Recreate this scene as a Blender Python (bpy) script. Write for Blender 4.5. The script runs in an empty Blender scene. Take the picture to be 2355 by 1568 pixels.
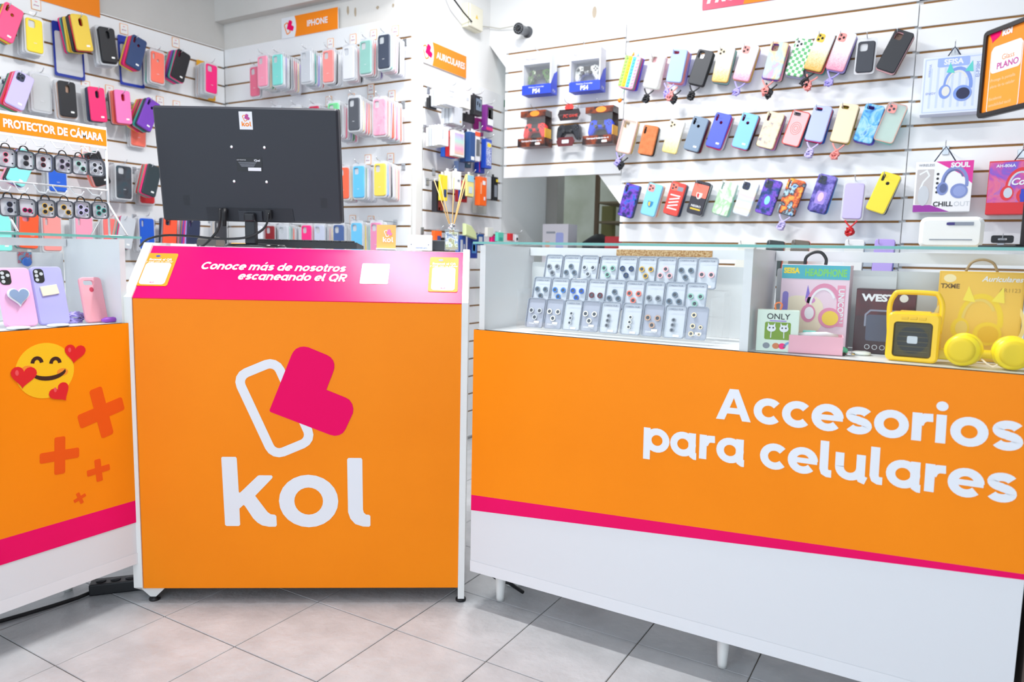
import bpy, bmesh, math, random
from mathutils import Vector, Matrix
from mathutils.geometry import tessellate_polygon
rnd = random.Random(7)
PI = math.pi
SC = bpy.context.scene
COL = SC.collection

# ------------------------------------------------------------------ camera
FPX, TILT, ROLL, EYE, YAW = 1682.85, 0.11576, -0.02166, 1.04566, 0.53222
_ct, _st, _cr, _sr, _ca, _sa = math.cos(TILT), math.sin(TILT), math.cos(ROLL), math.sin(ROLL), math.cos(YAW), math.sin(YAW)
def _w(v):   # level camera frame -> shop frame (X along the back wall, Y into the shop)
    return Vector((_ca*v[0]-_sa*v[1], _sa*v[0]+_ca*v[1], v[2]))
_f = Vector((0, _ct, -_st)); _r = Vector((1, 0, 0)); _d = _f.cross(_r)
RGT, DWN, FWD = _w(_cr*_r+_sr*_d), _w(-_sr*_r+_cr*_d), _w(_f)
EYEP = Vector((0, 0, EYE))
cam_d = bpy.data.cameras.new('camera'); cam = bpy.data.objects.new('camera', cam_d); COL.objects.link(cam)
cm = Matrix((RGT, -DWN, -FWD)).transposed().to_4x4(); cm.translation = EYEP
cam.matrix_world = cm
cam_d.sensor_width = 36; cam_d.lens = FPX/2355*36; cam_d.clip_start = .02
cam_d.dof.use_dof = True; cam_d.dof.focus_distance = 2.1; cam_d.dof.aperture_fstop = 3.2
SC.camera = cam
# ------------------------------------------------------------------ world, lights, exposure
wd = bpy.data.worlds.new('world'); SC.world = wd; wd.use_nodes = True
wd.node_tree.nodes['Background'].inputs[0].default_value = (.76, .88, 1, 1)
wd.node_tree.nodes['Background'].inputs[1].default_value = 1.55
def area(name, loc, size, power, col=(1, 1, 1), aim=None):
    l = bpy.data.lights.new(name, 'AREA'); l.shape = 'RECTANGLE'; l.size, l.size_y = size; l.energy = power; l.color = col
    o = bpy.data.objects.new(name, l); COL.objects.link(o); o.location = loc
    d = Vector(aim)-Vector(loc) if aim else Vector((0, 0, -1))
    o.rotation_euler = d.to_track_quat('-Z', 'Y').to_euler()
    return o
area('ceiling_tube_light_desk', (-1.46, 1.64, 2.6), (.6, .06), 30)
area('ceiling_tube_light_sales', (-1.6, 2.66, 2.6), (.36, .06), 16)
area('ceiling_tube_light_front', (-1.25, .3, 2.7), (1.3, .3), 7, (.97, .99, 1))
area('ceiling_tube_light_right', (-.35, 2.5, 2.66), (.5, .08), 5)
area('ceiling_tube_light_left', (-2.75, 1.5, 2.42), (.15, .8), 2)
SC.view_settings.view_transform = 'Standard'; SC.view_settings.look = 'None'
SC.view_settings.exposure = 0.47; SC.view_settings.gamma = 1
SC.view_settings.use_curve_mapping = False
SC.cycles.transparent_max_bounces = 24

# ------------------------------------------------------------------ helpers
def ray(px, py): return RGT*((px-1177.5)/FPX)+DWN*((py-784)/FPX)+FWD
def at(px, py, ax, val):
    d = ray(px, py); return EYEP+d*((val-EYEP[ax])/d[ax])
def lp(mx, px, py, y=0.):   # point of a sight line on the local plane y of a frame, as local (x, z)
    inv = mx.inverted(); o = inv @ EYEP; d = (inv.to_3x3()) @ ray(px, py)
    k = (y-o.y)/d.y; q = o+d*k; return (q.x, q.z)
def T(x, y=0, z=0): return Matrix.Translation(Vector((x, y, z)) if not isinstance(x, Vector) else x)
def RZ(a): return Matrix.Rotation(math.radians(a), 4, 'Z')
def RX(a): return Matrix.Rotation(math.radians(a), 4, 'X')
def RY(a): return Matrix.Rotation(math.radians(a), 4, 'Y')
def lin(h):
    h = h.lstrip('#'); c = [int(h[i:i+2], 16)/255 for i in (0, 2, 4)]
    return tuple(((x/12.92) if x <= .04045 else ((x+.055)/1.055)**2.4) for x in c)+(1,)
MATS = {}
def M(hexc, rough=.5, metal=0, coat=0, alpha=1, name=None, spec=.5):
    key = (hexc, rough, metal, coat, alpha, spec)
    if key in MATS: return MATS[key]
    m = bpy.data.materials.new(name or 'finish_'+hexc.strip('#')); m.use_nodes = True
    b = m.node_tree.nodes['Principled BSDF']
    b.inputs['Base Color'].default_value = lin(hexc); b.inputs['Roughness'].default_value = rough
    b.inputs['Metallic'].default_value = metal; b.inputs['Coat Weight'].default_value = coat
    b.inputs['Alpha'].default_value = alpha; b.inputs['Specular IOR Level'].default_value = spec
    MATS[key] = m; return m
def nodes(m): return m.node_tree.nodes, m.node_tree.links
def noisy(name, h1, h2, scale=6, rough=.6, bump=0., bscale=30, detail=5, spec=None, coat=0):
    m = bpy.data.materials.new(name); m.use_nodes = True; n, l = nodes(m); b = n['Principled BSDF']
    tc = n.new('ShaderNodeTexCoord'); nz = n.new('ShaderNodeTexNoise'); nz.inputs['Scale'].default_value = scale; nz.inputs['Detail'].default_value = detail
    cr = n.new('ShaderNodeValToRGB'); cr.color_ramp.elements[0].color = lin(h1); cr.color_ramp.elements[1].color = lin(h2)
    cr.color_ramp.elements[0].position = .35; cr.color_ramp.elements[1].position = .65
    l.new(tc.outputs['Object'], nz.inputs['Vector']); l.new(nz.outputs['Fac'], cr.inputs['Fac']); l.new(cr.outputs['Color'], b.inputs['Base Color'])
    b.inputs['Roughness'].default_value = rough; b.inputs['Coat Weight'].default_value = coat
    if spec is not None: b.inputs['Specular IOR Level'].default_value = spec
    if bump:
        n2 = n.new('ShaderNodeTexNoise'); n2.inputs['Scale'].default_value = bscale; n2.inputs['Detail'].default_value = 6
        bp = n.new('ShaderNodeBump'); bp.inputs['Strength'].default_value = bump; bp.inputs['Distance'].default_value = .004
        l.new(tc.outputs['Object'], n2.inputs['Vector']); l.new(n2.outputs['Fac'], bp.inputs['Height']); l.new(bp.outputs['Normal'], b.inputs['Normal'])
    return m
def clear(name, tint='ffffff', gloss=.1, body=.0, bodycol='ffffff', rough=.05):
    # thin clear plastic or glass: mostly see-through, a fresnel reflection, a little milky body
    m = bpy.data.materials.new(name); m.use_nodes = True; n, l = nodes(m); n.remove(n['Principled BSDF'])
    tr = n.new('ShaderNodeBsdfTransparent'); tr.inputs[0].default_value = lin(tint)
    gl = n.new('ShaderNodeBsdfGlossy'); gl.inputs['Roughness'].default_value = rough
    df = n.new('ShaderNodeBsdfDiffuse'); df.inputs[0].default_value = lin(bodycol)
    fr = n.new('ShaderNodeFresnel'); fr.inputs[0].default_value = 1.45
    mu = n.new('ShaderNodeMath'); mu.operation = 'MULTIPLY'; mu.inputs[1].default_value = gloss
    ge = n.new('ShaderNodeNewGeometry'); fx = n.new('ShaderNodeMath'); fx.operation = 'SUBTRACT'; fx.inputs[0].default_value = 1; l.new(ge.outputs['Backfacing'], fx.inputs[1])
    m0 = n.new('ShaderNodeMath'); m0.operation = 'MULTIPLY'; l.new(fr.outputs[0], m0.inputs[0]); l.new(fx.outputs[0], m0.inputs[1]); l.new(m0.outputs[0], mu.inputs[0])
    m1 = n.new('ShaderNodeMixShader'); m1.inputs[0].default_value = body; l.new(tr.outputs[0], m1.inputs[1]); l.new(df.outputs[0], m1.inputs[2])
    m2 = n.new('ShaderNodeMixShader'); l.new(mu.outputs[0], m2.inputs[0]); l.new(m1.outputs[0], m2.inputs[1]); l.new(gl.outputs[0], m2.inputs[2])
    l.new(m2.outputs[0], n['Material Output'].inputs[0]); return m
def pattern(name, kind, cols, scale=30, rough=.4):
    m = bpy.data.materials.new(name); m.use_nodes = True; n, l = nodes(m); b = n['Principled BSDF']; b.inputs['Roughness'].default_value = rough
    tc = n.new('ShaderNodeTexCoord'); cr = n.new('ShaderNodeValToRGB'); e = cr.color_ramp.elements
    while len(e) < len(cols): e.new(.5)
    for i, c in enumerate(cols): e[i].position = i/(len(cols)-1); e[i].color = lin(c)
    if kind == 'glitter':    # fades along the height of the case, with flakes
        sx = n.new('ShaderNodeSeparateXYZ'); l.new(tc.outputs['Generated'], sx.inputs[0])
        vo = n.new('ShaderNodeTexVoronoi'); vo.inputs['Scale'].default_value = 420; l.new(tc.outputs['Object'], vo.inputs['Vector'])
        ad = n.new('ShaderNodeMath'); ad.operation = 'MULTIPLY_ADD'; ad.inputs[1].default_value = .35
        l.new(vo.outputs['Color'], ad.inputs[0]); l.new(sx.outputs[2], ad.inputs[2])
        su = n.new('ShaderNodeMath'); su.operation = 'SUBTRACT'; su.inputs[1].default_value = .18; l.new(ad.outputs[0], su.inputs[0]); l.new(su.outputs[0], cr.inputs['Fac'])
        b.inputs['Roughness'].default_value = .3
    elif kind == 'checker':
        ck = n.new('ShaderNodeTexChecker'); ck.inputs['Scale'].default_value = scale; ck.inputs[1].default_value = lin(cols[0]); ck.inputs[2].default_value = lin(cols[1])
        l.new(tc.outputs['Object'], ck.inputs['Vector']); l.new(ck.outputs['Color'], b.inputs['Base Color']); return m
    elif kind == 'stripe':
        sx = n.new('ShaderNodeSeparateXYZ'); l.new(tc.outputs['Generated'], sx.inputs[0])
        nz = n.new('ShaderNodeTexNoise'); nz.inputs['Scale'].default_value = 25; l.new(tc.outputs['Object'], nz.inputs['Vector'])
        ad = n.new('ShaderNodeMath'); ad.operation = 'MULTIPLY_ADD'; ad.inputs[1].default_value = .12; l.new(nz.outputs['Fac'], ad.inputs[0]); l.new(sx.outputs[2], ad.inputs[2])
        l.new(ad.outputs[0], cr.inputs['Fac'])
    else:
        nz = n.new('ShaderNodeTexNoise'); nz.inputs['Scale'].default_value = scale; nz.inputs['Detail'].default_value = 4; nz.inputs['Distortion'].default_value = 1.2 if kind == 'marble' else .2
        mp = n.new('ShaderNodeMapRange'); mp.inputs[1].default_value = .3; mp.inputs[2].default_value = .7
        l.new(tc.outputs['Object'], nz.inputs['Vector']); l.new(nz.outputs['Fac'], mp.inputs[0]); l.new(mp.outputs[0], cr.inputs['Fac'])
    l.new(cr.outputs['Color'], b.inputs['Base Color']); return m

class MB:
    def __init__(s): s.v, s.f, s.m, s.sm = [], [], [], []
    def add(s, vs, fs, mi=0, mx=None, smooth=False):
        o = len(s.v); s.v += [tuple(mx @ Vector(v)) if mx else tuple(v) for v in vs]
        s.f += [tuple(i+o for i in f) for f in fs]; s.m += [mi]*len(fs); s.sm += [smooth]*len(fs); return s
    def box(s, x0, x1, y0, y1, z0, z1, mi=0, mx=None):
        vs = [(x, y, z) for x in (x0, x1) for y in (y0, y1) for z in (z0, z1)]
        return s.add(vs, [(0, 1, 3, 2), (4, 6, 7, 5), (0, 4, 5, 1), (2, 3, 7, 6), (0, 2, 6, 4), (1, 5, 7, 3)], mi, mx)
    def rbox(s, x0, x1, y0, y1, z0, z1, b=.004, mi=0, mx=None, seg=2):
        bm = bmesh.new(); bmesh.ops.create_cube(bm, size=1)
        bmesh.ops.scale(bm, vec=(x1-x0, y1-y0, z1-z0), verts=bm.verts); bmesh.ops.translate(bm, vec=((x0+x1)/2, (y0+y1)/2, (z0+z1)/2), verts=bm.verts)
        bmesh.ops.bevel(bm, geom=bm.edges[:], offset=min(b, .49*min(x1-x0, y1-y0, z1-z0)), segments=seg, profile=.5, affect='EDGES')
        bm.verts.index_update(); s.add([v.co[:] for v in bm.verts], [tuple(v.index for v in f.verts) for f in bm.faces], mi, mx); bm.free(); return s
    def plate(s, loop, t, holes=(), mi=0, mx=None, bev=0., y=0.):
        # polygon in (x, z), thickness from y back to y-t (front faces -Y)
        loops = [list(loop)]+[list(h) for h in holes]
        def area2(L): return sum(L[i][0]*L[(i+1) % len(L)][1]-L[(i+1) % len(L)][0]*L[i][1] for i in range(len(L)))
        if area2(loops[0]) < 0: loops[0].reverse()
        for i in range(1, len(loops)):
            if area2(loops[i]) > 0: loops[i].reverse()
        flat = [p for L in loops for p in L]; n = len(flat)
        tris = tessellate_polygon([[Vector((p[0], p[1], 0)) for p in L] for L in loops])
        def inset(L, d):
            out = []
            for i in range(len(L)):
                a, b, c = L[i-1], L[i], L[(i+1) % len(L)]
                e1 = Vector((b[0]-a[0], b[1]-a[1])); e2 = Vector((c[0]-b[0], c[1]-b[1]))
                if e1.length < 1e-9 or e2.length < 1e-9: out.append(b); continue
                nn = Vector((-e1.y, e1.x)).normalized()+Vector((-e2.y, e2.x)).normalized()
                nn = nn.normalized() if nn.length > 1e-6 else nn
                out.append((b[0]+nn.x*d, b[1]+nn.y*d))
            return out
        fl = flat if not bev else [p for i, L in enumerate(loops) for p in (inset(L, bev) if i == 0 else L)]
        vs = [(p[0], y, p[1]) for p in flat]
        fs = []
        if bev:
            vs += [(p[0], y-t+bev, p[1]) for p in flat]; k = 2
        else: k = 1
        vs += [(p[0], y-t, p[1]) for p in fl]
        for q in tris:
            a, b, c = q
            A = (flat[b][0]-flat[a][0])*(flat[c][1]-flat[a][1])-(flat[c][0]-flat[a][0])*(flat[b][1]-flat[a][1])
            if A < 0: a, b, c = a, c, b
            fs.append((k*n+a, k*n+b, k*n+c)); fs.append((a, c, b))
        o = 0
        for L in loops:
            m = len(L)
            for i in range(m):
                j = (i+1) % m
                for r in range(k): fs.append((r*n+o+i, r*n+o+j, (r+1)*n+o+j, (r+1)*n+o+i))
            o += m
        return s.add(vs, fs, mi, mx)
    def tube(s, pts, r, seg=8, mi=0, mx=None, closed=False, smooth=True):
        P = [Vector(p) for p in pts]; n = len(P); vs, fs = [], []
        up = Vector((.31, .2, .93))
        for i, p in enumerate(P):
            a = P[i-1] if (i or closed) else p; b = P[(i+1) % n] if (i < n-1 or closed) else p
            d = (b-a).normalized(); x = d.cross(up)
            if x.length < 1e-3: x = d.cross(Vector((1, 0, 0)))
            x.normalize(); yv = d.cross(x); rr = r[i] if isinstance(r, (list, tuple)) else r
            vs += [tuple(p+x*rr*math.cos(2*PI*k/seg)+yv*rr*math.sin(2*PI*k/seg)) for k in range(seg)]
        for i in range(n if closed else n-1):
            j = (i+1) % n
            for k in range(seg): fs.append((i*seg+k, j*seg+k, j*seg+(k+1) % seg, i*seg+(k+1) % seg))
        if not closed: fs += [tuple(range(seg)), tuple(range((n-1)*seg, n*seg))[::-1]]
        return s.add(vs, fs, mi, mx, smooth)
    def lathe(s, prof, seg=24, mi=0, mx=None, smooth=True):
        vs, fs = [], []
        for r, z in prof: vs += [(r*math.cos(2*PI*k/seg), r*math.sin(2*PI*k/seg), z) for k in range(seg)]
        for i in range(len(prof)-1):
            for k in range(seg): fs.append((i*seg+k, i*seg+(k+1) % seg, (i+1)*seg+(k+1) % seg, (i+1)*seg+k))
        fs += [tuple(range(seg))[::-1], tuple(range((len(prof)-1)*seg, len(prof)*seg))]
        return s.add(vs, fs, mi, mx, smooth)
    def strip(s, pts, w, y=0., mi=0, mx=None, closed=False):   # flat stroke in (x, z)
        P = [Vector(p) for p in pts]; n = len(P); vs, fs = [], []
        for i, p in enumerate(P):
            a = P[i-1] if (i or closed) else None; b = P[(i+1) % n] if (i < n-1 or closed) else None
            e = [q.normalized() for q in ((p-a) if a is not None else None, (b-p) if b is not None else None) if q is not None and q.length > 1e-9]
            ns = [Vector((-q.y, q.x)) for q in e]; nn = sum(ns, Vector((0, 0))); nn = nn.normalized() if nn.length > 1e-6 else ns[0]
            k = w/2/max(.45, nn.dot(ns[0])); vs += [(p.x+nn.x*k, y, p.y+nn.y*k), (p.x-nn.x*k, y, p.y-nn.y*k)]
        for i in range(n if closed else n-1):
            j = (i+1) % n; fs.append((2*i, 2*i+1, 2*j+1, 2*j))
        return s.add(vs, fs, mi, mx)
    def mesh(s, name, mats):
        me = bpy.data.meshes.new(name); me.from_pydata(s.v, [], s.f)
        for m in (mats if isinstance(mats, (list, tuple)) else [mats]): me.materials.append(m)
        me.polygons.foreach_set('material_index', s.m); me.polygons.foreach_set('use_smooth', s.sm); me.update(); return me
    def obj(s, name, mats, parent=None, mx=None): return link(name, s.mesh(name, mats), parent, mx)
def link(name, data, parent=None, mx=None):
    o = bpy.data.objects.new(name, data); COL.objects.link(o)
    if parent: o.parent = parent
    if mx is not None:
        if parent: o.matrix_basis = mx
        else: o.matrix_world = mx
    return o
def empty(name, mx):
    o = bpy.data.objects.new(name, None); COL.objects.link(o); o.matrix_world = mx; o.empty_display_size = .02; return o
LABELS = {}
def tag(o, label, cat, group=None):
    o['label'] = label; o['category'] = cat
    if group: o['group'] = group
    return o
def struct(o): o['kind'] = 'structure'; return o
def crv(pts, n=5):   # smooth curve through the points
    V = [Vector(q) for q in pts]; out = []
    for i in range(len(V)-1):
        p0, p1, p2, p3 = V[max(0, i-1)], V[i], V[i+1], V[min(len(V)-1, i+2)]
        for k in range(n):
            t = k/n; out.append(.5*((2*p1)+(p2-p0)*t+(2*p0-5*p1+4*p2-p3)*t*t+(3*p1-p0-3*p2+p3)*t**3))
    return out+[V[-1]]
def rrect(w, h, r, cx=0, cz=0, seg=4, rot=0):
    r = min(r, w/2-1e-5, h/2-1e-5); pts = []
    for sx, sz, a0 in ((1, 1, 0), (-1, 1, 90), (-1, -1, 180), (1, -1, 270)):
        for i in range(seg+1):
            a = math.radians(a0+90*i/seg); pts.append((sx*(w/2-r)+r*math.cos(a), sz*(h/2-r)+r*math.sin(a)))
    c, s = math.cos(math.radians(rot)), math.sin(math.radians(rot))
    return [(cx+x*c-z*s, cz+x*s+z*c) for x, z in pts]
def ell(rx, rz, cx=0, cz=0, seg=24): return [(cx+rx*math.cos(2*PI*k/seg), cz+rz*math.sin(2*PI*k/seg)) for k in range(seg)]
def arcp(cx, cz, rx, rz, a0, a1, n=14): return [(cx+rx*math.cos(math.radians(a0+(a1-a0)*i/n)), cz+rz*math.sin(math.radians(a0+(a1-a0)*i/n))) for i in range(n+1)]
def qr(name, w, h, r, t, mat, parent, mx=None, y=0., cx=0, cz=0, holes=(), bev=0.):
    return MB().plate(rrect(w, h, r, cx, cz), t, holes, y=y, bev=bev).obj(name, mat, parent, mx)
def sph(r, n=10, m=16, sx=1, sy=1, sz=1):
    return [(r*math.sin(PI*i/n), r*math.cos(PI*i/n)) for i in range(n+1)]

# ---- lettering: built-in font for small print, own stroke letters for the big rounded display type
def txt(s, size, mat, parent, x=0, z=0, y=-.001, align='CENTER', bold=.0, shear=0, sx=1., rot=0, name='lettering', spacing=1., fit=None):
    c = bpy.data.curves.new('text', 'FONT'); c.body = s; c.size = size; c.align_x = align; c.align_y = 'CENTER'; c.offset = bold*size; c.shear = shear; c.resolution_u = 3; c.space_character = spacing
    o = bpy.data.objects.new('text', c)
    me = bpy.data.meshes.new_from_object(o)
    bpy.data.objects.remove(o); bpy.data.curves.remove(c)
    if fit:
        xs_ = [v.co.x for v in me.vertices]; sx = fit/(max(xs_)-min(xs_))
    cr, sr = math.cos(math.radians(rot)), math.sin(math.radians(rot))
    for v in me.vertices:
        a, b = v.co.x*sx, v.co.y; v.co = (a*cr-b*sr, 0, a*sr+b*cr)
    me.materials.clear(); me.materials.append(mat)
    return link(name, me, parent, T(x, y, z))
W_ = .285
def GL():
    o = W_/2; R = .5-o
    ring = lambda cx: [('c', arcp(cx, .5, R+.015, R+.015, 0, 345, 23))]
    bar = lambda x, a, b: ('s', [(x, a), (x, b)])
    g = {}
    g['o'] = (1.03, ring(.5)); g['c'] = (.92, [('s', arcp(.5, .5, R+.015, R+.015, 42, 318, 20))])
    g['e'] = (1.0, [('s', arcp(.5, .5, R+.015, R+.015, 0, 318, 22)), ('t', [(.2, .5), (.99, .5)])])
    g['a'] = (1.08, ring(.5)+[('s', [(.86, 1.0), (.86, .2), (.89, .1), (.97, .05), (1.04, .05)])])
    g['p'] = (1.06, ring(.56)+[bar(.14, -.36, 1.0)]); g['d'] = (1.06, ring(.5)+[bar(.88, 0, 1.36)])
    g['l'] = (.46, [('s', [(.15, 1.36), (.15, .3), (.19, .18), (.28, .13), (.41, .13)])])
    g['i'] = (.36, [bar(.15, 0, 1.0), ('d', (.15, 1.3, .17))])
    g['r'] = (.62, [bar(.15, 0, 1.0), ('s', [(.2, .6), (.26, .76), (.38, .85), (.6, .86)])])
    g['u'] = (1.04, [('s', [(.14, 1.0), (.14, .48)]+arcp(.48, .48, .34, .345, 180, 360, 12)+[(.82, 1.0)]), ('s', [(.82, .6), (.82, .2), (.86, .1), (1.0, .05)])])
    g['n'] = (1.0, [bar(.14, 0, 1.0), ('s', [(.14, .3)]+[(.14, .5)]+arcp(.48, .51, .34, .345, 180, 0, 12)+[(.82, 0)])])
    g['m'] = (1.56, [bar(.14, 0, 1.0), ('s', [(.14, .5)]+arcp(.43, .56, .29, .3, 180, 0, 10)+[(.72, 0)]), ('s', [(.72, .5)]+arcp(1.04, .56, .32, .3, 180, 0, 10)+[(1.36, 0)])])
    g['s'] = (.84, [('s', arcp(.43, .695, .27, .175, 25, 262, 14)+arcp(.41, .315, .275, .18, 82, -155, 14))])
    g['t'] = (.66, [('s', [(.26, 1.28), (.26, .3), (.3, .18), (.4, .13), (.58, .13)]), ('t', [(.0, .88), (.58, .88)])])
    g['A'] = (1.3, [('p', [(0, 0), (.47, 1.25), (.79, 1.25), (1.26, 0), (.95, 0), (.855, .26), (.405, .26), (.31, 0)], [(.49, .5), (.77, .5), (.63, .9)])])
    g['C'] = (1.25, [('s', arcp(.68, .66, .54, .54, 42, 318, 22))])
    g['Q'] = (1.42, [('c', arcp(.68, .66, .54, .54, 0, 345, 23)), ('s', [(.82, .36), (1.2, -.06)])])
    g['R'] = (1.15, [bar(.15, 0, 1.34), ('s', [(.15, 1.2), (.6, 1.2)]+arcp(.62, .9, .3, .3, 90, -90, 10)+[(.15, .6)]), ('s', [(.5, .55), (.95, 0)])])
    g[' '] = (.42, [])
    return g
GLY = GL()
def word(s, xh, mat, parent, x, z, y=-.0012, shear=0, sx=1., align='LEFT', track=.06):
    s2 = s.replace('á', 'a'); wd_ = sum(GLY[c][0]+track for c in s2)*xh*sx
    ox = x-(wd_ if align == 'RIGHT' else wd_/2 if align == 'CENTER' else 0); mb = MB(); k = 0
    out = []
    for i, c in enumerate(s2):
        adv, st = GLY[c]
        if c == ' ' and mb.v: out.append(mb); mb = MB()
        strs = list(st)+([('t', [(.42, 1.2), (.62, 1.45)])] if s[i] == 'á' else [])
        for kind, p, *hl in strs:
            k += 1; yy = y-.00004*(k % 5)
            f = lambda q: (ox+(q[0]+shear*q[1])*xh*sx, z+q[1]*xh)
            if kind == 'p': mb.plate([f(q) for q in p], .0001, [[f(q) for q in h_] for h_ in hl], y=yy)
            elif kind == 'd': mb.plate([f((p[0]+p[2]*math.cos(a*PI/8), p[1]+p[2]*math.sin(a*PI/8))) for a in range(16)], .0001, y=yy)
            else:
                t = MB().strip(p, W_*(.72 if kind == 't' else 1), closed=(kind == 'c'))
                mb.add([(f((v[0], v[2]))[0], yy, f((v[0], v[2]))[1]) for v in t.v], t.f)
        ox += (adv+track)*xh*sx
    return [m.obj('lettering', mat, parent) for m in out+[mb]]
# the shop's mark: phone outline + boot-heart + three letters, traced in a 1000-unit square
def zl(pts, k, cx=640, cz=810): return [((x-cx)*k, (cz-y)*k) for x, y in pts]
HEART = [(577, 605), (735, 210), (748, 185), (768, 163), (795, 150), (825, 146), (855, 151), (985, 204), (1010, 220), (1028, 243), (1036, 270), (1035, 300), (1027, 327), (978, 455), (1112, 509), (1140, 525), (1160, 555), (1169, 590), (1165, 625), (1113, 740), (1095, 768), (1068, 785), (1035, 791), (1000, 783), (585, 622), (577, 614)]
KK = [(229, 960), (236, 952), (330, 952), (338, 962), (347, 1210), (351, 1217), (357, 1216), (485, 1090), (495, 1087), (582, 1087), (590, 1097), (585, 1110), (463, 1240), (530, 1335), (550, 1362), (572, 1378), (600, 1381), (612, 1392), (614, 1460), (606, 1471), (560, 1472), (510, 1462), (475, 1440), (445, 1408), (388, 1315), (378, 1309), (349, 1336), (352, 1457), (342, 1467), (255, 1467), (244, 1458)]
LL = [(1123, 965), (1132, 954), (1224, 954), (1232, 965), (1236, 1340), (1242, 1363), (1258, 1378), (1280, 1380), (1290, 1390), (1290, 1460), (1280, 1470), (1235, 1468), (1180, 1450), (1145, 1410), (1128, 1360)]
def mark(parent, k, x, z, m_out, m_heart, m_txt, y=-.0008, text=True, t=.0004, cz=810):
    c, s = math.cos(math.radians(23.5)), math.sin(math.radians(23.5))
    f = lambda L: [(x+a, z+b) for a, b in zl(L, k, 640, cz)]
    ph = lambda w, h, r: f([(612+a*1, 596-b) for a, b in rrect(w, h, r, rot=23.5)])
    MB().plate(ph(365, 692, 105), t, [ph(232, 560, 42)], y=y).obj('logo_phone_outline', m_out, parent)
    MB().plate(f(HEART), t, y=y-t).obj('logo_heart', m_heart, parent)
    if text:
        mb = MB().plate(f(KK), t, y=y).plate(f(LL), t, y=y)
        mb.plate(f([(845+213*a, 1278+197*b) for a, b in ell(1, 1)]), t, [f([(845+103*a, 1278+102*b) for a, b in ell(1, 1)])], y=y)
        mb.obj('lettering', m_txt, parent)

# ------------------------------------------------------------------ shared finishes
WHITE = M('e2e3e6', .35, name='white_laminate'); WHITE2 = M('e9e9e6', .45, name='white_edge_band'); PRINTW = M('e9ebf0', .45, name='white_print')
BLACK = M('17181c', .45, name='black_plastic'); DARK = M('2b2d35', .5, name='charcoal_plastic'); STEEL = M('c9ccd0', .25, .9, name='steel_wire'); CHROME = M('d8d8dc', .12, 1, name='chrome')
ORANGE = noisy('orange_vinyl', 'fb8a05', 'ff8e08', 3, .4, .03, 900, spec=.2); PINKV = noisy('magenta_vinyl', 'ee0060', 'f20466', 3, .27, .05, 900, spec=.17)
MAG = M('f00062', .5, name='magenta_print', spec=.12); ORP = M('f98a1c', .4, name='orange_print', spec=.2)
PLASTER = noisy('shaded_grey_plaster', 'c8c5c1', 'd0cdc9', 2.2, .8, .25, 40); PLASTER2 = noisy('white_plaster', 'ebebea', 'f0f0ef', 2.2, .8, .2, 40)  # PLASTER: grey paint with the left wall's dimmer light darkened into its colour
GROOVE = M('a87a45', .75, name='brown_board_core'); SLATM = noisy('white_slat_laminate', 'eff0f2', 'f4f5f6', 1.5, .38)
GLASS = clear('showcase_glass', 'fefffe', .4); ACRYL = clear('clear_acrylic', 'ffffff', .9, .04); BLIST = clear('blister_plastic', 'ffffff', .6, .04, 'f4f6fa', .1); MILKY = clear('milky_tray', 'ffffff', .8, .55, 'eceef2', .25); SOFT = clear('soft_clear_silicone', 'ffffff', .8, .3, 'eef0ee', .2)
GLEDGE = M('6db3aa', .15, 0, .5, name='green_glass_edge')
PAL = dict(white='eef0f4', offwhite='e4e2da', black='1c1d22', navy='27406e', darknavy='2a3350', blue='1f5fd0', sky='63bdf0', babyblue='8fb2f0', lavender='b3a8f2', lilac='cfc4f5', purple='7a3fb8', violet='5b56d6', pink='ff9fb8', blush='f5b9bf', hotpink='ff1f7e', rose='e8738f', magenta='d81873', red='d8242c', coral='ff7a66', salmon='f89a94', orange='ff5a2a', yellow='fbdc2e', mustard='e9c53f', gold='d9ad4a', cream='fbe3bd', tan='c9a48e', brown='c8713c', maroon='6e2230', teal='3aa79a', mint='9fdccb', aqua='8ff0e6', sage='93c4b6', green='3fae63', lime='a4cc5a', gray='8d929c', slate='6f7f92', silver='c8ccd2', clear='e6e8ea')
def P(c, rough=.45): return M(PAL.get(c, c), rough, name='case_'+c)

# ------------------------------------------------------------------ the room
XL, YB, XA, YR, CEIL = -3.667, 2.904, -2.294, 3.58, 2.85
fl = struct(MB().box(-4.2, 2.2, -1.8, 6, -.06, -.004).obj('floor', noisy('grout', '7d7468', '675d52', 20, .9)))
TILE = noisy('ceramic_tile', 'b0b1b3', 'bebfc1', 9, .36, 1.0, 30, 9)
_n, _l = nodes(TILE); _g = _n.new('ShaderNodeNewGeometry')
for nd in [q for q in _n if q.type == 'TEX_NOISE']: _l.new(_g.outputs['Position'], nd.inputs['Vector'])
tm = MB().rbox(0.0014, .2986, .0014, .2986, -.008, 0, .0014, seg=1).mesh('tile', TILE)
for i in range(-5, 12):
    for j in range(-6, 8): link('tile', tm, fl, T(-1.851+.3*i, 1.2165+.3*j, rnd.uniform(-.0006, .0002)) )
def slatwall(parent, mx, x0, x1, zs, ztop, zbot, t=.018, gap=.0095):
    # boards between grooves; local x along the wall, front -Y
    b = MB().box(x0+.012, x1-.012, -t*.45, -.001, zbot, ztop).obj('groove_board', GROOVE, parent, mx)
    edges = sorted([z for z in zs if zbot < z < ztop]); lo = zbot
    for z in edges+[ztop+gap/2]:
        hi = z-gap/2
        MB().rbox(x0, x1, -t, -t*.44, lo, hi, .0012, seg=1).obj('slat', SLATM, parent, mx); lo = z+gap/2
WL = RZ(90); WL.translation = (XL, 0, 0); WA = RZ(90); WA.translation = (XA, 0, 0); WB = T(0, YB, 0); WR = T(0, YR, 0)
o = struct(MB().box(XL-.12, XL, -1.8, YB+.12, 0, CEIL).obj('wall_left', PLASTER))
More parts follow.
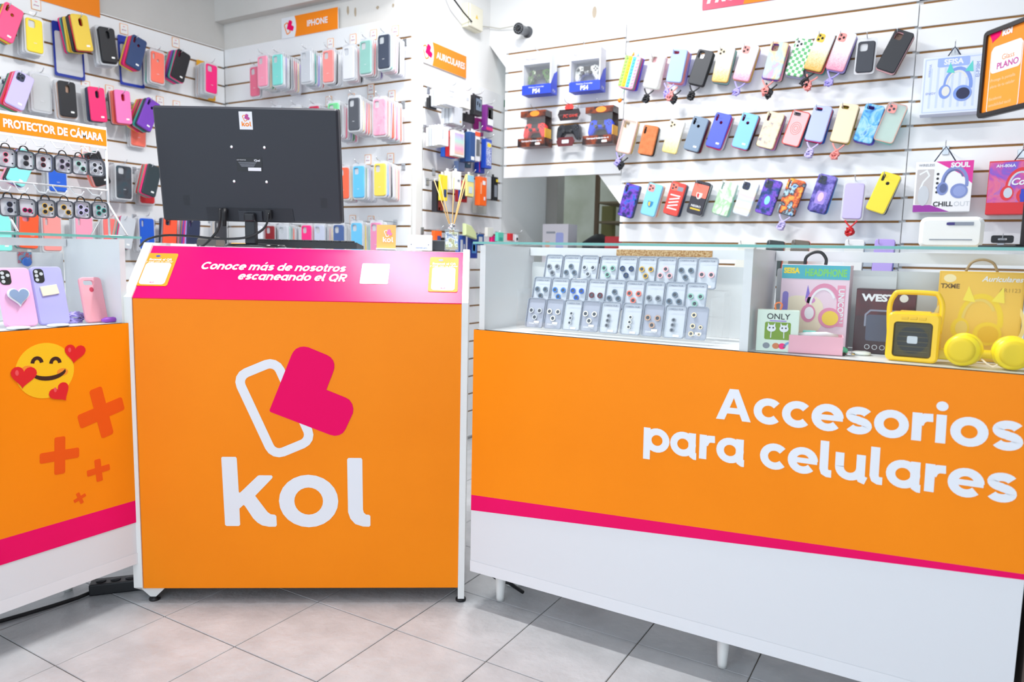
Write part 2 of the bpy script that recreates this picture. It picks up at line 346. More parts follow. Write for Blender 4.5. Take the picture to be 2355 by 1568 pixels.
slatwall(o, WL, -.6, YB-.019, [1.275-.1*k for k in range(-9, 12)], 2.176, .02)
o = struct(MB().box(XL, XA-.12, YB, YB+.12, 0, CEIL).obj('wall_back', noisy('lit_grey_plaster', 'dedbd6', 'e6e3df', 2.2, .8, .25, 40)))  # same grey plaster, the back wall's brighter light put into its colour
slatwall(o, WB, XL+.019, XA-.004, [1.28-.1*k for k in range(-9, 12)], 2.178, .02)
MB().box(XL, XA, YB-.062, YB, 2.323, CEIL).obj('beam', noisy('aged_plaster', 'cfccc7', 'd8d5d1', 2.2, .85, .3, 40), o)
for (px, py, w, h) in ((800, 24, .018, .045), (817, 27, .014, .05), (868, 17, .02, .018), (904, 12, .014, .02)):
    q = at(px, py, 1, YB-.001); MB().plate([(q.x+w*.5*rnd.uniform(.7, 1.1)*math.cos(a*PI/6), q.z+h*.5*rnd.uniform(.7, 1.1)*math.sin(a*PI/6)) for a in range(12)], .001, y=YB).obj('bare_patch', M('b5a48d', .9), o)
o = struct(MB().box(XA-.12, XA, YB, 4.3, 0, CEIL).obj('wall_pillar', PLASTER2))
slatwall(o, WA, 2.962, 3.715, [1.863-.1*k for k in range(0, 18)], 1.962, .02)
MB().box(XA-.02, XA+.018, YB-.001, YB+.05, .0, 2.25).obj('corner_trim', WHITE2, o)
# right wall: plaster over the stair line, three slat panels
zst = [(-2.294, 2.21), (-2.178, 2.07), (-1.6, 1.47), (-1.46, 1.30), (-1.46, 0)]
o = struct(MB().plate([(XA, CEIL), (1.6, CEIL), (1.6, 0)]+list(reversed(zst)), .1, y=YR+.1).obj('wall_right', PLASTER2))
slatwall(o, WR, -2.176, -1.474, [1.543+.1*k for k in range(0, 7)], 2.212, 1.476)
slatwall(o, WR, -1.47, -.183, [1.226+.0995*k for k in range(-10, 10)], 2.228, .05)
slatwall(o, WR, -.18, .9, [2.017-.0985*k for k in range(-1, 20)], 2.12, .05, t=.0165)
q = at(1367, 28, 1, YR-.001); MB().plate(ell(.013, .03, q.x, q.z, 10), .001, y=YR).obj('bare_patch', M('b9ab99', .9), o)
MB().box(-.185, .02, YR-.01, YR-.001, 2.13, 2.4).obj('window_strip', M('2c2a3a', .3), o); MB().box(.05, .9, YR-.01, YR-.001, 2.135, 2.4).obj('window_strip', M('2c2a3a', .3), o)
# the under-stair room
struct(MB().box(-2.9, -2.215, 4.302, 4.4, 0, 2.6).obj('wall_alcove', noisy('grey_paint', 'b3b0aa', 'bdbab4', 2, .85)))
o = struct(MB().box(-2.9, 1.0, 5.2, 5.3, 0, 2.7).obj('wall_storage', noisy('stained_plaster', 'a8aa94', 'c6c7b8', 3.5, .9, .2, 20)))
struct(MB().box(2.0, 2.12, -1.1, 3.7, 0, CEIL).obj('light_blocker_wall', M('8f8c8a', .8)))  # unseen wall, added and coloured dark to cut light from the right
o = struct(MB().box(XL-.12, 2.2, -1.1, 5.3, CEIL, CEIL+.1).obj('ceiling', M('f0f0ee', .85)))
q = at(1373, 480, 1, 4.25)
sh = empty('storage_rack', T(q.x, 4.25, 0)); tag(sh, 'brown metal storage rack under the stairs', 'rack')
MB().box(-.012, .012, -.012, .012, 0, 2.0).obj('post', M('6d5a45', .6), sh); MB().box(-.012, .012, .72, .744, 0, 2.0).obj('post', M('6d5a45', .6), sh)
for z in (1.02, 1.14, 1.26, 1.38): MB().box(.0, .35, .0, .74, z, z+.012).obj('shelf', M('8a7c62', .6), sh)
q = at(1405, 475, 1, 4.6); tag(MB().rbox(-.03, .05, -.03, .03, -.0, .23).obj('file_box', M('8f8d58', .6), None, T(q.x+.02, 4.5, 1.152)), 'olive box file standing on the rack under the stairs', 'box')

# ------------------------------------------------------------------ desk (angled in the corner)
DA = 33.5; DM = T(-1.18-.486*math.cos(math.radians(DA)), 1.751-.486*math.sin(math.radians(DA)), 0) @ RZ(DA)
DZ = 1.056
dk = empty('reception_desk', DM); tag(dk, 'orange reception desk with sloped magenta top and white side panels', 'desk')
side = [(0.0, .05), (.06, .013), (.5, .013), (.5, DZ+.006), (.15, DZ+.006), (0, .908)]
def yz(loop, x0, x1): # panel whose outline is in (y, z)
    mb = MB(); n = len(loop)
    vs = [(x0, y, z) for y, z in loop]+[(x1, y, z) for y, z in loop]
    return mb.add(vs, [tuple(range(n)), tuple(range(2*n-1, n-1, -1))]+[(i, i+n, (i+1) % n+n, (i+1) % n) for i in range(n)])
yz(side, -.486, -.461).obj('side_panel', WHITE2, dk)
yz([(0, .013)]+side[2:], .467, .486).obj('side_panel', WHITE2, dk)
MB().rbox(-.4605, .467, .004, .022, .046, .906, .001, seg=1).obj('front_panel', ORANGE, dk)
fp = empty('front_graphic', Matrix()); fp.parent = dk
SL = math.degrees(math.atan2(.15, .148)); SM = T(0, .002, .906) @ RX(-SL)
slope = MB().rbox(-.4605, .467, 0, .016, 0, .211, .001, seg=1).obj('slope_panel', PINKV, dk, SM)
MB().box(-.4605, .467, .1505, .5, DZ-.018, DZ-.002).obj('desk_top', WHITE, dk)
MB().box(-.4605, .467, .48, .5, .05, DZ-.016).obj('back_panel', WHITE, dk)
MB().lathe([(.016, 0), (.016, .006), (.008, .007), (.008, .02)], 16).obj('foot', BLACK, dk, T(.476, .02, 0))
MB().lathe([(.016, 0), (.016, .006), (.008, .007), (.008, .02)], 16).obj('foot', BLACK, dk, T(-.44, .03, 0))
MB().plate([(-.486, .05), (-.395, .05), (-.432, .013), (-.448, .013)], .012, y=.032).obj('foot_bracket', WHITE2, dk)
for x in (-.47, .47): MB().lathe([(.016, 0), (.016, .006), (.008, .007), (.008, .02)], 16).obj('foot', BLACK, dk, T(x, .46, 0))
bpy.data.objects.remove(fp)
# graphic on the front: fitted to where the mark sits on the panel
FM = DM @ T(0, .004, 0)
a = lp(FM, 513+.0, 1210); b = lp(FM, 852, 1210); c = lp(FM, 690, 787)
k = (b[0]-a[0])/(1290-229)
fo = MB().plate(rrect(.02, .02, .001, 0, .2), .0001, y=.006).obj('logo', PRINTW, dk, T(0, .004, 0))
mark(fo, k, (a[0]+b[0])/2-(759.5-640)*k, a[1]+(1470-810)*k, PRINTW, MAG, PRINTW, y=-.0004)
SMW = DM @ SM
def sp(px, py): return lp(SMW, px, py)
a, b = sp(457, 612), sp(790, 617); xh = .0235
word('Conoce más de nosotros', .0225, PRINTW, slope, sp(795, 618)[0], sp(795, 626)[1], shear=.22, sx=(sp(790, 617)[0]-sp(457, 612)[0])/(sum(GLY[c][0]+.06 for c in 'Conoce mas de nosotros')*.0225), align='RIGHT')
word('escaneando el QR', .0225, PRINTW, slope, sp(797, 641)[0], sp(795, 648)[1], shear=.22, sx=(sp(790, 637)[0]-sp(540, 634)[0])/(sum(GLY[c][0]+.06 for c in 'escaneando el QR')*.0225), align='RIGHT')
a, b = sp(830, 655), sp(894, 605)
c = lambda p, q: ((p[0]+q[0])/2, (p[1]+q[1])/2)
m_ = c(a, b); qr('code_card', .082, .083, .004, .0006, PRINTW, slope, y=-.0003, cx=m_[0], cz=m_[1])
def paycard(p0, p1, label):
    m_ = c(p0, p1); w, h = abs(p1[0]-p0[0]), abs(p1[1]-p0[1])
    o = MB().plate(rrect(w, h, .006), .0008).obj('payment_card', M('fb9526', .45, spec=.2), None, SMW @ T(m_[0], -.0006, m_[1])); tag(o, label, 'card')
    qr('card_field', w*.8, h*.66, .01, .0004, PRINTW, o, y=-.0009, cz=-h*.13)
    txt('Escaneá el QR', h*.085, PRINTW, o, 0, h*.3, -.0012, bold=.02); txt('y pagá con tu celular', h*.07, PRINTW, o, 0, h*.235, -.0012)
    MB().plate(ell(h*.05, h*.03, -w*.12, h*.41), .0003, y=-.0009).obj('card_logo', M('2d4ea3', .4), o); txt('kol', h*.07, MAG, o, 0, -h*.4, -.0015, bold=.02)
paycard(sp(309, 657), (sp(383, 660)[0], sp(370, 583)[1]), 'orange and white payment card stuck at the left end of the magenta slope')
paycard(sp(984, 671), sp(1055, 593), 'orange and white payment card stuck at the right end of the magenta slope')

# ------------------------------------------------------------------ showcase counters
def counter_common(root, length, x0, depth, zb, zo, zg, gx=0.):
    # local: x along the front, front at y=0 facing -Y
    MB().box(x0, x0+length, .0, .018, zb, zo).obj('front_panel', WHITE, root)
    MB().box(x0, x0+length, .0, depth, zo-.018, zo).obj('showcase_floor', WHITE, root)
    MB().box(x0, x0+length, .018, depth, zb, zb+.018).obj('bottom_panel', WHITE, root)
    MB().box(x0, x0+.018, .018, depth, zb+.018, zo-.018).obj('side_panel', WHITE, root)
    MB().box(x0+length-.018, x0+length, .018, depth, zb+.018, zo-.018).obj('side_panel', WHITE, root)
    MB().box(x0+.018, x0+length-.018, depth-.012, depth, zb+.018, zo-.018).obj('back_panel', WHITE, root)
    MB().box(x0, x0+length+gx, -.012, depth+.01, zg-.006, zg).obj('glass_top', GLASS, root)
    MB().box(x0, x0+length+gx, -.0125, -.011, zg-.0062, zg+.0002).obj('glass_edge', GLEDGE, root)
    MB().box(x0, x0+length, .003, .007, zo, zg-.008).obj('front_glass', GLASS, root)
ZO = .834; ZG = 1.083
rc = empty('showcase_counter', T(-1.153, 1.742, 0)); tag(rc, 'long glass showcase counter with orange slogan front right of the desk', 'counter', None)
counter_common(rc, 1.335, 0, .30, .112, ZO, ZG)
MB().box(.012, .03, .008, .29, ZO, ZG-.009).obj('end_panel', WHITE, rc); MB().box(1.315, 1.333, .008, .29, ZO, ZG-.009).obj('end_panel', WHITE, rc)
dx = at(1705, 700, 1, 1.75).x+1.153
MB().box(dx, dx+.02, .01, .29, ZO, ZG-.009).obj('divider', WHITE, rc)
for (xa, xb) in ((.032, dx-.002), (dx+.022, 1.313)):
    MB().box(xa, xb, .262, .29, ZG-.035, ZG-.0095).obj('top_rail', WHITE, rc)
    mid = (xa+xb)/2
    for (p, q2, yy) in ((xa+.004, mid+.01, .27), (mid-.01, xb-.004, .278)):
        MB().plate(rrect(q2-p, .193, .006, (p+q2)/2, ZO+.098), .006, y=yy+.006).obj('sliding_door', M('dfe1e2', .25, name='pale_grey_door'), rc)
MB().box(.32, .60, .2612, .263, ZG-.03, ZG-.012).obj('chipped_edge', noisy('chipboard', 'a8763f', 'd8b98c', 200, .9), rc)
for x in (.055, .73, 1.25):
    for y in (.085, .26): MB().lathe([(.012, 0), (.0125, .012), (.0185, .112)], 16).obj('leg', WHITE2, rc, T(x, y, 0))
RCM = T(-1.153, 1.742, 0)
def rcp(px, py): return lp(RCM, px, py)
zl_, zr_ = rcp(1083, 1137), rcp(2347, 1318); yl_, yr_ = rcp(1082, 1172), rcp(2346, 1331)
MB().plate([(0, ZO+.0), (1.335, ZO), (1.335, zr_[1]), (0, zl_[1])], .0012).obj('orange_print', ORANGE, rc)
MB().plate([(0, zl_[1]), (1.335, zr_[1]), (1.335, yr_[1]), (0, yl_[1])], .0012).obj('magenta_print', PINKV, rc)
MB().box(.0, 1.335, -.0018, -.0012, .112, .145).obj('bottom_trim', M('e6e7ea', .3), rc)
# slogan: perspective places the two right-aligned lines
a = rcp(1650, 966); b = rcp(2352, 1043); xh = (rcp(1745, 974)[1]-0)
l1 = rcp(1647, 962), rcp(2358, 1040); l2 = rcp(1480, 1056), rcp(2340, 1162)
def fitword(s, p, q2, xh, tilt):
    n = sum(GLY[ch][0]+.06 for ch in s); w = math.hypot(q2[0]-p[0], q2[1]-p[1])
    o = word(s, xh, PRINTW, rc, 0, 0, y=0, sx=w/(n*xh))
    for o_ in o: o_.matrix_basis = T(p[0], -.0016, p[1]) @ RY(-math.degrees(math.atan2(q2[1]-p[1], q2[0]-p[0])) if tilt else 0)
fitword('Accesorios', l1[0], l1[1], .060, True)
fitword('para celulares', (rcp(1480, 1034)[0], rcp(1500, 1038)[1]), rcp(2343, 1160), .060, True)

lcM = T(-1.98, 1.228, 0) @ RZ(90)
lc = empty('showcase_counter', lcM); tag(lc, 'glass showcase counter with smiling emoji front left of the desk', 'counter')
counter_common(lc, 1.5, -1.5, .30, .125, ZO, 1.077, .036)
MB().box(-.018, -.002, .008, .29, ZO, 1.068).obj('end_panel', WHITE, lc)
MB().box(-1.48, -.02, .27, .29, 1.045, 1.067).obj('top_rail', WHITE, lc)
for p, q2, yy in ((-1.47, -.7, .285), (-.72, -.03, .278)): MB().plate(rrect(q2-p, .19, .006, (p+q2)/2, ZO+.097), .006, y=yy).obj('sliding_door', M('dfe1e2', .25), lc)
MB().plate([(-1.5, ZO), (0, ZO), (0, .316), (-1.5, .316)], .0012).obj('orange_print', ORANGE, lc)
MB().plate([(-1.5, .316), (0, .316), (0, .25), (-1.5, .25)], .0012).obj('magenta_print', PINKV, lc)
MB().box(-1.5, 0, -.0018, -.0012, .125, .158).obj('bottom_trim', M('e6e7ea', .3), lc)
for x, y in ((-.07, .26), (-.75, .26), (-1.43, .26), (-.75, .085), (-1.43, .085)): MB().lathe([(.012, 0), (.0125, .012), (.0185, .125)], 16).obj('leg', WHITE2, lc, T(x, y, 0))
def lcp(px, py): return lp(lcM, px, py)
PLUS = M('ef5a10', .5, name='red_orange_print', spec=.2)
for (px, py, s, a) in ((233, 948, 59, 13), (137, 1047, 43, -3), (226, 1081, 26, 4), (183, 1145, 14, 20)):
    p = lcp(px, py); s = abs(lcp(px, py-s)[1]-p[1]); w = s*.5
    mb = MB().plate(rrect(2*s, w*1.1, w*.2, rot=a), .0003).plate(rrect(w*1.1, 2*s, w*.2, rot=a), .0003, y=-.00005)
    q2 = mb.obj('plus_print', PLUS, lc, T(p[0], -.0013, p[1]))
    if px == 233: q2.scale = (.9, 1, 1)
p = lcp(104, 852); er = abs(lcp(104, 790)[1]-p[1])
def emo(name, shape, mat, y, lay=0): return MB().plate(shape, .0003, y=y).obj(name, mat, em)
em = MB().plate(ell(er*1.03, er*1.03, 0, 0, 40), .0004).obj('emoji_face', pattern('emoji_yellow', 'noise', ['ffcb1c', 'fdbd0c'], 4), lc, T(p[0], -.0013, p[1]))
def estroke(pts, w, mat, name): MB().strip([(x*er, z*er) for x, z in pts], w*er, y=-.0007).obj(name, mat, em)
EB = M('3a1a12', .5)
estroke(arcp(-.28, .3, .16, .2, 175, 5, 10), .13, EB, 'emoji_eye'); estroke(arcp(.36, .22, .16, .2, 175, 5, 10), .13, EB, 'emoji_eye')
MB().plate([(x*er, z*er) for x, z in arcp(.12, -.02, .62, .36, 190, 345, 14)+arcp(.12, .1, .62, .32, 340, 195, 14)], .0003, y=-.0006).obj('emoji_mouth', EB, em)
MB().plate(ell(er*.2, er*.14, .6*er, -.12*er), .0001, y=-.0006).obj('emoji_cheek', M('f7932a', .5), em); MB().plate(ell(er*.2, er*.14, -.62*er, .12*er), .0001, y=-.0006).obj('emoji_cheek', M('f7932a', .5), em)
HR = M('e31e26', .35); HI = M('f0565a', .35)
def heart(s, rot):
    pts = []
    for i in range(28):
        t = 2*PI*i/28; x = 16*math.sin(t)**3; z = 13*math.cos(t)-5*math.cos(2*t)-2*math.cos(3*t)-math.cos(4*t); pts.append((x/17*s, (z+1)/17*s))
    c_, s_ = math.cos(math.radians(rot)), math.sin(math.radians(rot)); return [(x*c_-z*s_, x*s_+z*c_) for x, z in pts]
for (px, py, s, r) in ((171, 812, .42, -10), (53, 866, .47, -8), (138, 903, .41, 30)):
    h = lcp(px, py); hx, hz = h[0]-p[0], h[1]-p[1]
    ho = MB().plate([(x+hx, z+hz) for x, z in heart(s*er, r)], .0003, y=-.0009).obj('emoji_heart', HR, em)
    MB().plate(ell(s*er*.13, s*er*.22, hx-.45*s*er, hz+.35*s*er), .0001, y=-.0014).obj('heart_shine', HI, ho)
# dark post at the far right end and under-counter clutter
struct(MB().box(.197, .32, 1.76, 2.2, 0, .83).obj('trim_1', M('5a4a42', .6)))
tag(MB().tube([at(px, py, 2, .006) for px, py in ((-120, 1462), (0, 1428), (60, 1411), (120, 1393), (180, 1374), (222, 1356), (262, 1340))], .0055).obj('power_cable', BLACK), 'black power cable lying on the floor under the left counter', 'cable')
pp = empty('power_strip', T(-2.1, 1.26, .0) @ RZ(50)); tag(pp, 'black power strip on the floor behind the desk corner', 'power strip')
MB().rbox(-.1, .1, -.025, .025, 0, .035, .004).obj('housing', BLACK, pp); MB().rbox(.06, .085, -.012, .012, .0352, .044, .002).obj('switch', M('c8241e', .3), pp)
for x in (-.07, -.03, .01): MB().lathe([(.014, .0352), (.014, .038)], 16).obj('socket', M('2e2e32', .5), pp, T(x, 0, 0))
tag(MB().tube([(-1.155, 1.83, .1), (-1.14, 1.835, .07), (-1.11, 1.84, .055), (-1.08, 1.85, .05), (-1.06, 1.9, .006)], .006).obj('cable_loop', BLACK), 'black cable hanging behind the first leg of the right counter', 'cable')
tag(MB().lathe([(.03, 0), (.032, .01), (.026, .012), (.02, .05), (.022, .052)], 20).obj('drain_pipe_cap', WHITE2, None, T(-1.12, 1.95, 0)), 'small white pipe cap on the floor under the right counter', 'pipe cap')

# ------------------------------------------------------------------ phone cases on wire hooks
ORD = ['front', 'first', 'second', 'third', 'fourth', 'fifth', 'sixth', 'seventh', 'eighth', 'ninth', 'tenth']
MESHC = {}
def camhole(cam, w, h):
    if cam == 'sq': return [rrect(.03, .032, .008, -w/2+.023, h/2-.024)]
    if cam == 'pill': return [rrect(.012, .034, .006, -w/2+.014, h/2-.026)]
    if cam == 'pillfp': return [rrect(.012, .03, .006, -w/2+.014, h/2-.024), ell(.0075, .0075, 0, h/2-.042, 12)]
    if cam == 'oval': return [rrect(.019, .034, .008, 0, h/2-.034)]
    if cam == 'wide': return [rrect(.03, .014, .006, -w/2+.024, h/2-.016)]
    return []
def casemesh(w, h, cam, t, mat):
    key = (w, h, cam, t, mat.name)
    if key not in MESHC:
        MESHC[key] = MB().plate(rrect(w, h, .011), t, camhole(cam, w, h), bev=.0028).mesh('phone_case', mat)
    return MESHC[key]
LENS = M('0c0d12', .08, 0, .6, name='lens_black'); STK = M('f6f6f4', .5, name='price_sticker')
def lensplate(par, w, h, t, col, n=3):
    px, pz = -w/2+.023, h/2-.024
    o = qr('camera_plate', .033, .035, .009, .0015, P(col), par, y=-t+.0002, cx=px, cz=pz)
    for (a, b) in ((-.007, .008), (.007, 0), (-.007, -.008))[:n]: MB().plate(ell(.0052, .0052, px+a, pz+b, 14), .0008, y=-t-.0012).obj('lens_hole', LENS, o)
def knot(par, col, cx, cz, s=.02, r=.0022, drop=.0, y=-.004, w=.06):
    rr = random.Random(int((cx+1)*1e5)+len(col)); pts = [(cx-w*.4, y, cz+.035), (cx-w*.15, y-.003, cz+.015)]
    for i in range(22):
        a = i*2.2+rr.random(); k = s*(.5+.5*rr.random()); pts.append((cx+k*math.cos(a), y-.006+.008*math.sin(i*1.7), cz-drop*i/22-.012+k*1.1*math.sin(a)))
    pts += [(cx+w*.15, y-.003, cz+.015), (cx+w*.4, y, cz+.035)]
    P_ = []
    for i in range(len(pts)-1):      # Catmull-Rom
        p0, p1, p2, p3 = [Vector(pts[max(0, min(len(pts)-1, i+q))]) for q in (-1, 0, 1, 2)]
        for t_ in (0, .34, .67): P_.append(.5*((2*p1)+(p2-p0)*t_+(2*p0-5*p1+4*p2-p3)*t_*t_+(3*p1-p0-3*p2+p3)*t_**3))
    return MB().tube(P_+[Vector(pts[-1])], r, 5).obj('strap', P(col), par)
WALLS = dict(L=(WL, 'left wall'), B=(WB, 'middle wall'), R=(WR, 'right wall'))
HOOKM = {}; MORE = []; r1, r2, r3, r4 = 'top row', 'second row', 'third row', 'lowest row'
def hook(mx, x, z, length, label, up=.02):
    key = round(length, 3)
    if key not in HOOKM:
        HOOKM[key] = (MB().tube([(0, -.012, 0), (0, -length*.9, .002), (0, -length, .006), (0, -length-.012, up)], .0018, 6).mesh('wire', STEEL),
                      MB().rbox(-.012, .012, -.0225, -.0185, -.022, .012, .001, seg=1).mesh('hook_plate', STEEL))
    h = empty('display_hook', mx @ T(x, 0, z)); link('wire', HOOKM[key][0], h); link('hook_plate', HOOKM[key][1], h)
    tag(h, label, 'hook', 'wire display hooks'); return h
def stack(wall, row, px, py, tilt, d, cols, cam, desc, short, w=.077, h=.157, t=.0095, pk=False, mat=None, lens=None, strap=None, sticker=True, sp_=None, fn=None, pkb=None, hk=True, jit=1.):
    mx, wn = WALLS[wall]; x, z = lp(mx, px, py, -d); place = '%s, %s' % (row, wn)
    sp_ = sp_ or (.0135 if pk else .0115); rr = random.Random(int(px*31+py))
    hx, hz = (0, h/2+.012) if pk else (0, h/2-.016) if cam == 'oval' else (-w/2+.016, h/2-.02)
    a = math.radians(tilt); hkx, hkz = x+hx*math.cos(a)+hz*math.sin(a), z-hx*math.sin(a)+hz*math.cos(a)
    for i, cn in enumerate(cols):
        pki = pk if i == 0 else (pkb if pkb is not None else pk)
        ti = tilt+(rr.uniform(-2.5, 2.5)*jit if i else 0); ai = math.radians(ti)
        yy = -d+i*sp_
        if yy > -.034: break
        ddz = -rr.uniform(.0, .004)*jit if i else 0
        if pki and i: ddz -= .002*i
        # hang every case from the same wire
        cx, cz = hkx-(hx*math.cos(ai)+hz*math.sin(ai)), hkz-(-hx*math.sin(ai)+hz*math.cos(ai))+ddz
        m_ = mat if (i == 0 and mat) else (SOFT if cn == 'clear' else P(cn))
        cmx = mx @ T(cx, yy+t, cz) @ RY(ti)
        keep = 1 if row == r4 else 3 if (wall == 'L' and row in (r1, r2)) else 2
        if i > keep:
            MORE.append((rrect(w, h, .011), t*.8 if pki else t, m_, cmx))
            if pki: MORE.append((rrect(w+.012, h+.02, .012, 0, .003), .0035, MILKY, cmx @ T(0, .0018, 0)))
            continue
        o = link('phone_case', casemesh(w, h, cam if i == 0 or not pki else 'sq', t*.8 if pki else t, m_), None, cmx)
        if i == 0: lab = '%s, %s' % (desc, place)
        else: lab = '%s case, %s behind the %s, %s' % ('clear' if cn == 'clear' else cn, ORD[i], short, place)
        tag(o, lab, 'phone case', 'phone cases on the '+wn)
        if pki:
            qr('blister_tray', w+.012, h+.02, .012, .0035, MILKY, o, y=.0018, cz=.003)
            if i == 0: qr('hang_tab', .03, .02, .004, .001, BLIST, o, cz=h/2+.02, y=.001, holes=[ell(.004, .004, 0, h/2+.022, 8)])
        if i == 0:
            if lens: lensplate(o, w, h, t, lens)
            if sticker and not pk: qr('price_sticker', .016, .008, .002, .0005, STK, o, y=-t-.0001, cx=w*.2, cz=-h/2+.022)
            if pk and sticker: txt('case', .008, PRINTW, o, 0, -h*.22, -t*.8-.0006)
            if fn: fn(o, w, h, t)
            if strap:
                for q, sc in enumerate(strap): knot(o, sc, (q-.5*(len(strap)-1))*.02, -h/2-.042-.012*q, .02, .0036)
    if hk: hook(mx, hkx, hkz-.002, d+.012, 'wire hook carrying the %s, %s' % (short, place))
    return hkx, hkz

# ---- left wall
S = lambda *a, **k: stack('L', *a, **k)
S(r1, 22, 52, 20, .13, ['ff4f86', 'yellow', 'red', 'green', 'black', 'gray'], 'pillfp', 'hot pink phone case with two cutouts', 'hot pink case by the frame edge')
S(r1, 81, 82, 0, .13, ['yellow', 'clear', 'white', 'clear', 'clear'], 'sq', 'bright yellow phone case in clear blister pack', 'yellow blister case', pk=True, h=.142, w=.068)
S(r1, 190, 75, -9, .16, ['mustard', 'red', 'black', 'black', 'mustard', 'mustard', 'darknavy', 'teal', 'hotpink'], 'oval', 'mustard yellow phone case with oval camera cutout', 'mustard yellow case', sp_=.013)
S(r1, 250, 103, -5, .15, ['black', 'black', 'clear', 'clear', 'clear', 'clear'], 'oval', 'matte black phone case over clear packs', 'black case over clear packs', pkb=True)
S(r1, 315, 121, 16, .15, ['navy', 'red', 'hotpink', 'magenta', 'yellow'], 'pillfp', 'navy blue phone case with red ones behind', 'navy case')
S(r1, 364, 155, 2, .13, ['coral', 'clear', 'clear', 'teal', 'clear'], 'pillfp', 'coral red phone case in clear pack', 'coral pack', pk=True, h=.15, w=.072)
S(r1, 417, 151, 18, .15, ['black', 'hotpink', 'teal', 'darknavy', 'purple', 'magenta', 'hotpink', 'sage'], 'pill', 'black phone case fanned over pink and teal ones', 'black case over pink')
S(r1, 488, 181, 2, .13, ['hotpink', 'white', 'clear', 'white', 'clear', 'tan', 'black'], 'sq', 'neon pink phone case in clear pack near the corner', 'neon pink pack', pk=True, h=.15, w=.07)
S(r2, 47, 208, 20, .15, ['lilac', 'hotpink', 'pink', 'red', 'magenta', 'green', 'darknavy'], 'sq', 'pale lilac phone case with reflective sheen', 'pale lilac case', lens='darknavy')
S(r2, 97, 214, 0, .1, ['clear', 'white', 'clear', 'clear'], 'none', 'empty-looking clear phone case pack', 'clear pack beside lilac case', pk=True, mat=SOFT)
S(r2, 157, 228, -2, .14, ['black', 'tan', 'tan', 'tan'], 'oval', 'black phone case over rosy tan cases', 'black case over tan', pkb=True)
S(r2, 226, 240, -4, .15, ['ff2a72', 'darknavy', 'darknavy', 'clear', 'clear', 'clear'], 'oval', 'hot pink phone case over two navy cases', 'hot pink case over navy')
S(r2, 285, 246, -3, .15, ['ff7fc0', 'red', 'coral', 'coral', 'blush', 'black'], 'oval', 'candy pink phone case over coral packs', 'candy pink case')
S(r2, 344, 263, 24, .17, ['purple', 'darknavy', 'darknavy', 'teal', 'hotpink', 'maroon', 'brown', 'hotpink', 'yellow'], 'pillfp', 'deep purple phone case fanned over many colours', 'deep purple case')
S(r2, 320, 300, 2, .06, ['coral', 'clear'], 'sq', 'coral case in clear pack under the purple case', 'coral pack under purple', pk=True)
S(r3, 52, 385, 25, .14, ['aqua', 'black', 'lavender', 'black', 'pink'], 'sq', 'aqua phone case partly behind the camera protector rack', 'aqua case behind rack')
S(r3, 134, 402, 0, .13, ['blue', 'white', 'clear', 'clear'], 'none', 'royal blue phone case pack behind the rack', 'royal blue pack', pk=True, h=.15)
S(r3, 226, 388, -20, .15, ['black', 'salmon', 'teal', 'coral', 'salmon'], 'pill', 'black phone case tilted left over coral and teal', 'tilted black case')
S(r3, 287, 419, 1, .13, ['3a3f48', 'clear', 'clear', 'clear', 'black'], 'sq', 'dark patterned phone case in clear pack', 'dark patterned pack', pk=True, mat=pattern('dark_swirl', 'noise', ['2a2c33', '41464e', '2d4a55'], 22))
S(r3, 350, 415, 16, .16, ['2c3a40', 'hotpink', 'coral', 'teal', 'red', 'clear'], 'none', 'dark phone case with pink bumper beside the monitor', 'pink bumper case')
S(r3, 340, 432, 0, .08, ['red', 'coral', 'clear'], 'none', 'red phone case pack beside the monitor edge', 'red pack by monitor', pk=True)
S(r4, 5, 535, 0, .13, ['aqua', 'clear', 'clear'], 'none', 'pale aqua phone case behind the counter glass', 'pale aqua low case')
S(r4, 68, 530, 4, .14, ['orange', 'gray', 'pink', 'teal', 'black'], 'sq', 'orange red rugged phone case behind the rack', 'orange rugged case')
S(r4, 122, 537, 0, .13, ['salmon', 'white', 'clear'], 'pill', 'salmon phone case pack behind the rack', 'salmon pack', pk=True)
S(r4, 196, 537, 0, .13, ['pink', 'white', 'clear', 'black'], 'pill', 'pink phone case pack behind the rack', 'pink low pack', pk=True)
S(r4, 258, 540, 0, .1, ['ff7e78', 'white', 'clear'], 'none', 'coral pink pack behind the rack foot', 'coral low pack', pk=True)
S(r4, 292, 535, 12, .15, ['silver', 'magenta', 'teal', 'salmon', 'mint', 'darknavy', 'pink', 'magenta'], 'none', 'fanned magenta and teal rugged phone cases', 'fanned low cases')
S(r4, 340, 538, 0, .13, ['1257c8', 'white', 'clear', 'clear'], 'pill', 'blue phone case pack left of the desk corner', 'blue low pack', pk=True)
S(r4, 392, 536, 5, .14, ['ff5a38', 'gray', 'darknavy', 'darknavy'], 'sq', 'orange red rugged phone case below the monitor', 'orange rugged case below monitor')
S(r4, 446, 538, 5, .16, ['darknavy', 'lavender', 'hotpink', 'violet', 'coral', 'teal', 'pink', 'white', 'black'], 'pill', 'dark navy rugged phone case over striped colours', 'dark rugged case below monitor')
S(r4, 510, 540, 0, .12, ['3a3a40', 'cream', 'silver'], 'pill', 'dark grey phone case pack behind the monitor stand', 'dark low pack', pk=True)
def pouch(px, py, w, h, col, label):
    x, z = lp(WL, px, py, -.03); o = qr('plastic_pouch', w, h, .006, .003, MILKY, None, mx=WL @ T(x, -.032, z) @ RY(rnd.uniform(-2, 2))); tag(o, label, 'pouch', 'zip pouches on the left wall')
    MB().plate(rrect(w+.004, h+.004, .008), .004, [rrect(w-.012, h-.05, .01, 0, -.014)], y=.0005).obj('printed_border', P(col), o)
    qr('euro_slot', .022, .006, .003, .0006, STK, o, y=-.004, cz=h/2-.012)
